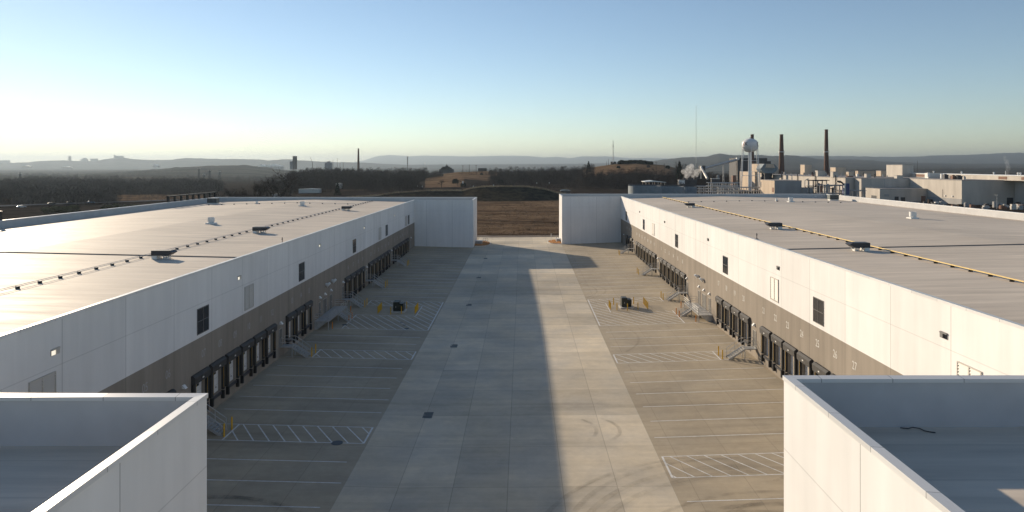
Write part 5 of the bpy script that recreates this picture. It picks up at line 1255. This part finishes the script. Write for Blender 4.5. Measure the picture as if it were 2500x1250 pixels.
# woods too many to count: one object per wood
def wood(name, regions, m, tris=60):
    V = []; 
    for (u0, u1, y0, y1, n, h0, h1) in regions:
        Y = RNG.uniform(y0, y1, n); u = RNG.uniform(u0, u1, n); X = (u - U0) * Y / F; Z = terrain_z(X, Y); h = RNG.uniform(h0, h1, n)
        k = tris; c = np.stack([X, Y, Z], 1)[:, None, :] + np.zeros((n, k, 1))
        t = RNG.uniform(0, 1, (n, k)) ** .8; a = RNG.uniform(0, 2 * np.pi, (n, k))
        rr = h[:, None] * (.10 + .34 * np.sin(np.pi * np.clip(t * .9 + .12, 0, 1))) * np.sqrt(RNG.uniform(0, 1, (n, k)))
        c[..., 0] += rr * np.cos(a); c[..., 1] += rr * np.sin(a); c[..., 2] += t * h[:, None] * .92
        d = np.stack([np.cos(a) * .6 + RNG.normal(0, .4, (n, k)), np.sin(a) * .6 + RNG.normal(0, .4, (n, k)), RNG.normal(.8, .4, (n, k))], -1)
        d /= np.linalg.norm(d, axis=-1, keepdims=True); L = (h[:, None] * RNG.uniform(.10, .24, (n, k)))[..., None]
        s = np.cross(d, RNG.normal(size=d.shape)); s /= np.linalg.norm(s, axis=-1, keepdims=True); s = s * (h[:, None, None] * .014)
        tri = np.stack([c - s, c + s, c + d * L], 2); V.append(tri.reshape(-1, 3))
        # trunks
        tw = h[:, None] * .016; b0 = np.stack([X, Y, Z], 1); e = np.stack([np.ones(n), RNG.normal(0, .3, n), np.zeros(n)], 1) * tw
        V.append(np.stack([b0 - e, b0 + e, b0 + np.stack([RNG.normal(0, .5, n), RNG.normal(0, .5, n), h * .8], 1)], 1).reshape(-1, 3))
    V = np.concatenate(V); nT = len(V) // 3
    me = bpy.data.meshes.new(name); me.vertices.add(len(V)); me.vertices.foreach_set('co', V.ravel()); me.loops.add(len(V)); me.loops.foreach_set('vertex_index', np.arange(len(V)))
    me.polygons.add(nT); me.polygons.foreach_set('loop_start', np.arange(nT) * 3); me.polygons.foreach_set('loop_total', np.full(nT, 3)); me.materials.append(M[m]); me.update(); me.validate()
    o = bpy.data.objects.new(name, me); COL.objects.link(o); return tag(o, kind='stuff')
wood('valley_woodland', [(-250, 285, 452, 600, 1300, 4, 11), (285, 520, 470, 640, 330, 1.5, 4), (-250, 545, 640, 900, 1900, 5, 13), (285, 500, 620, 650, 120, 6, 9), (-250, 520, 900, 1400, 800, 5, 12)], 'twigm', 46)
wood('hill_woodland', [(715, 1020, 640, 800, 800, 4, 11), (690, 1030, 560, 645, 420, 3, 6), (705, 1040, 800, 1000, 1100, 4, 13), (560, 720, 420, 560, 160, 2, 5), (660, 720, 600, 800, 90, 5, 10), (1000, 1080, 900, 1000, 160, 4, 7)], 'twig', 56)
wood('thicket_woodland', [(1195, 1450, 680, 990, 1300, 4, 8), (1150, 1440, 600, 680, 300, 2, 4), (1120, 1195, 880, 1000, 60, 2, 4)], 'twig', 56)
wood('slope_woodland', [(1430, 1680, 620, 770, 900, 4, 8), (1650, 2520, 900, 1500, 1500, 7, 12), (1650, 1800, 700, 900, 260, 6, 11)], 'twig', 52)
far_ = []
for k in range(46):                                  # hedgerows and copses fading into the valley haze
    Y = 1100 * (3.6 ** RNG.uniform(0, 1)); u = RNG.uniform(-200, 700) if k % 3 else RNG.uniform(1650, 2550); w_ = RNG.uniform(30, 150)
    far_.append((u - w_, u + w_, Y, Y + RNG.uniform(30, 160), int(RNG.uniform(60, 150)), 6, 14))
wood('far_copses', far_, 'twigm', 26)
def tussocks():                                      # dry grass tussocks over the field between the blocks
    n = 8000; Y = 226 + 215 * RNG.uniform(0, 1, n) ** 1.3; X = RNG.uniform(-60, 60, n) * Y / 330; Z = terrain_z(X, Y)
    k = 4; a = RNG.uniform(0, 6.28, (n, k)); h = RNG.uniform(.05, .17, (n, 1)); w_ = RNG.uniform(.1, .3, (n, 1))
    c = np.stack([X, Y, Z], 1)[:, None, :] + np.zeros((n, k, 1)); c[..., 0] += RNG.normal(0, .35, (n, k)); c[..., 1] += RNG.normal(0, .35, (n, k))
    e = np.stack([np.cos(a), np.sin(a), np.zeros_like(a)], -1) * w_[..., None]; t = c.copy(); t[..., 2] += h; t[..., 0] += RNG.normal(0, .2, (n, k)); c[..., 2] -= .05
    V = np.stack([c - e, c + e, t], 2).reshape(-1, 3)
    # tufts added along the bank crest, coloured pale to give its sunlit rim
    m = 4200; u = RNG.uniform(840, 1400, m); tv = np.interp(u, [760, 840, 920, 960, 1040, 1110, 1128, 1150, 1180, 1240, 1290, 1330, 1360, 1400, 1500], [487, 482, 477, 471, 465.5, 465, 466, 459, 456, 455, 456, 462, 470, 477, 488])
    X2 = (u - U0) * 460 / F; Y2 = 466 + RNG.uniform(-1, 4, m); Z2 = np.maximum(.3, H - (tv - V0) * 468 / F) - .35; c2 = np.stack([X2, Y2, Z2], 1); a2 = RNG.uniform(0, 6.28, m)
    e2 = np.stack([np.cos(a2), np.sin(a2), 0 * a2], 1) * RNG.uniform(.1, .35, (m, 1)); t2 = c2 + np.stack([RNG.normal(0, .2, m), RNG.normal(0, .2, m), RNG.uniform(.7, 1.5, m)], 1)
    C = np.stack([c2 - e2, c2 + e2, t2], 1).reshape(-1, 3)
    cm = bpy.data.meshes.new('sunlit_crest_grass'); cm.from_pydata(C.tolist(), [], np.arange(len(C)).reshape(-1, 3).tolist()); cm.materials.append(mat('sunlit_rim_grass', (.36, .29, .20), .95, var=.3, scale=.1, spec=0))
    co = bpy.data.objects.new('sunlit_crest_grass', cm); COL.objects.link(co); tag(co, kind='stuff')
    nT = len(V) // 3
    me = bpy.data.meshes.new('dry_grass'); me.vertices.add(len(V)); me.vertices.foreach_set('co', V.ravel()); me.loops.add(len(V)); me.loops.foreach_set('vertex_index', np.arange(len(V)))
    me.polygons.add(nT); me.polygons.foreach_set('loop_start', np.arange(nT) * 3); me.polygons.foreach_set('loop_total', np.full(nT, 3))
    me.materials.append(mat('dry_grass_blades', (.19, .13, .082), .95, var=.5, scale=.06, spec=0)); me.update(); me.validate()
    o = bpy.data.objects.new('dry_grass', me); COL.objects.link(o); tag(o, kind='stuff')
tussocks()
# ------------------------------------------------------------------ steam
def steam(label, blobs, dens):
    b = NB('steam'); b.t.nodes.remove(b.b); pv = b.n('ShaderNodeVolumePrincipled'); pv.inputs['Color'].default_value = (.95, .95, .95, 1); pv.inputs['Anisotropy'].default_value = .2
    n = b.noise(b.geo(), .42, 6, .68); b.L(b.ramp(n, .40, .72, 0, dens), pv.inputs['Density']); b.L(pv.outputs[0], b.out.inputs['Volume'])
    m = MB()
    for (u, v, Y, ru, rv) in blobs:
        c = at(u, v, Y); q = Y / F; m2 = []
        for i in range(9):
            a = -math.pi / 2 + math.pi * i / 8; m2.append((max(.02, ru * q * math.cos(a)), rv * q * math.sin(a)))
        m.lathe(c, m2, 14)
    o = m.build('steam_plume', b.mat)
    o.modifiers.new('join', 'REMESH').voxel_size = .8
    tag(o, label, 'steam'); return o
steam('white steam billowing from the dark cooling tower', [(1673, 434, 644, 4, 8), (1678, 424, 644, 8, 12), (1683, 414, 644, 10, 12), (1688, 408, 644, 8, 9), (1692, 431, 644, 5, 9), (1699, 424, 644, 8, 10), (1704, 418, 644, 7, 7), (1668, 419, 644, 6, 7)], .42)
steam('thin pale smoke wisp rising behind the factory at far right', [(2459, 424, 700, 5, 9), (2461, 410, 700, 5.5, 11), (2458, 397, 700, 5, 10), (2453, 386, 700, 4, 8)], .11)
# ------------------------------------------------------------------ haze
hz = MB().box(-52000, -2500, build_terrain.lo - 1, 52000, 34000, max(build_terrain.hi, 175) + 6)
b = NB('haze_air'); b.t.nodes.remove(b.b); pv = b.n('ShaderNodeVolumePrincipled')
pv.inputs['Color'].default_value = (.40, .49, .58, 1); pv.inputs['Density'].default_value = 6e-5; pv.inputs['Anisotropy'].default_value = .40
b.L(pv.outputs[0], b.out.inputs['Volume'])
tag(hz.build('haze', b.mat), kind='stuff')

for o_ in bpy.data.objects:
    if 'label' in o_ and len(str(o_['label']).split()) > 16: print('LONG', o_.name, o_['label'])
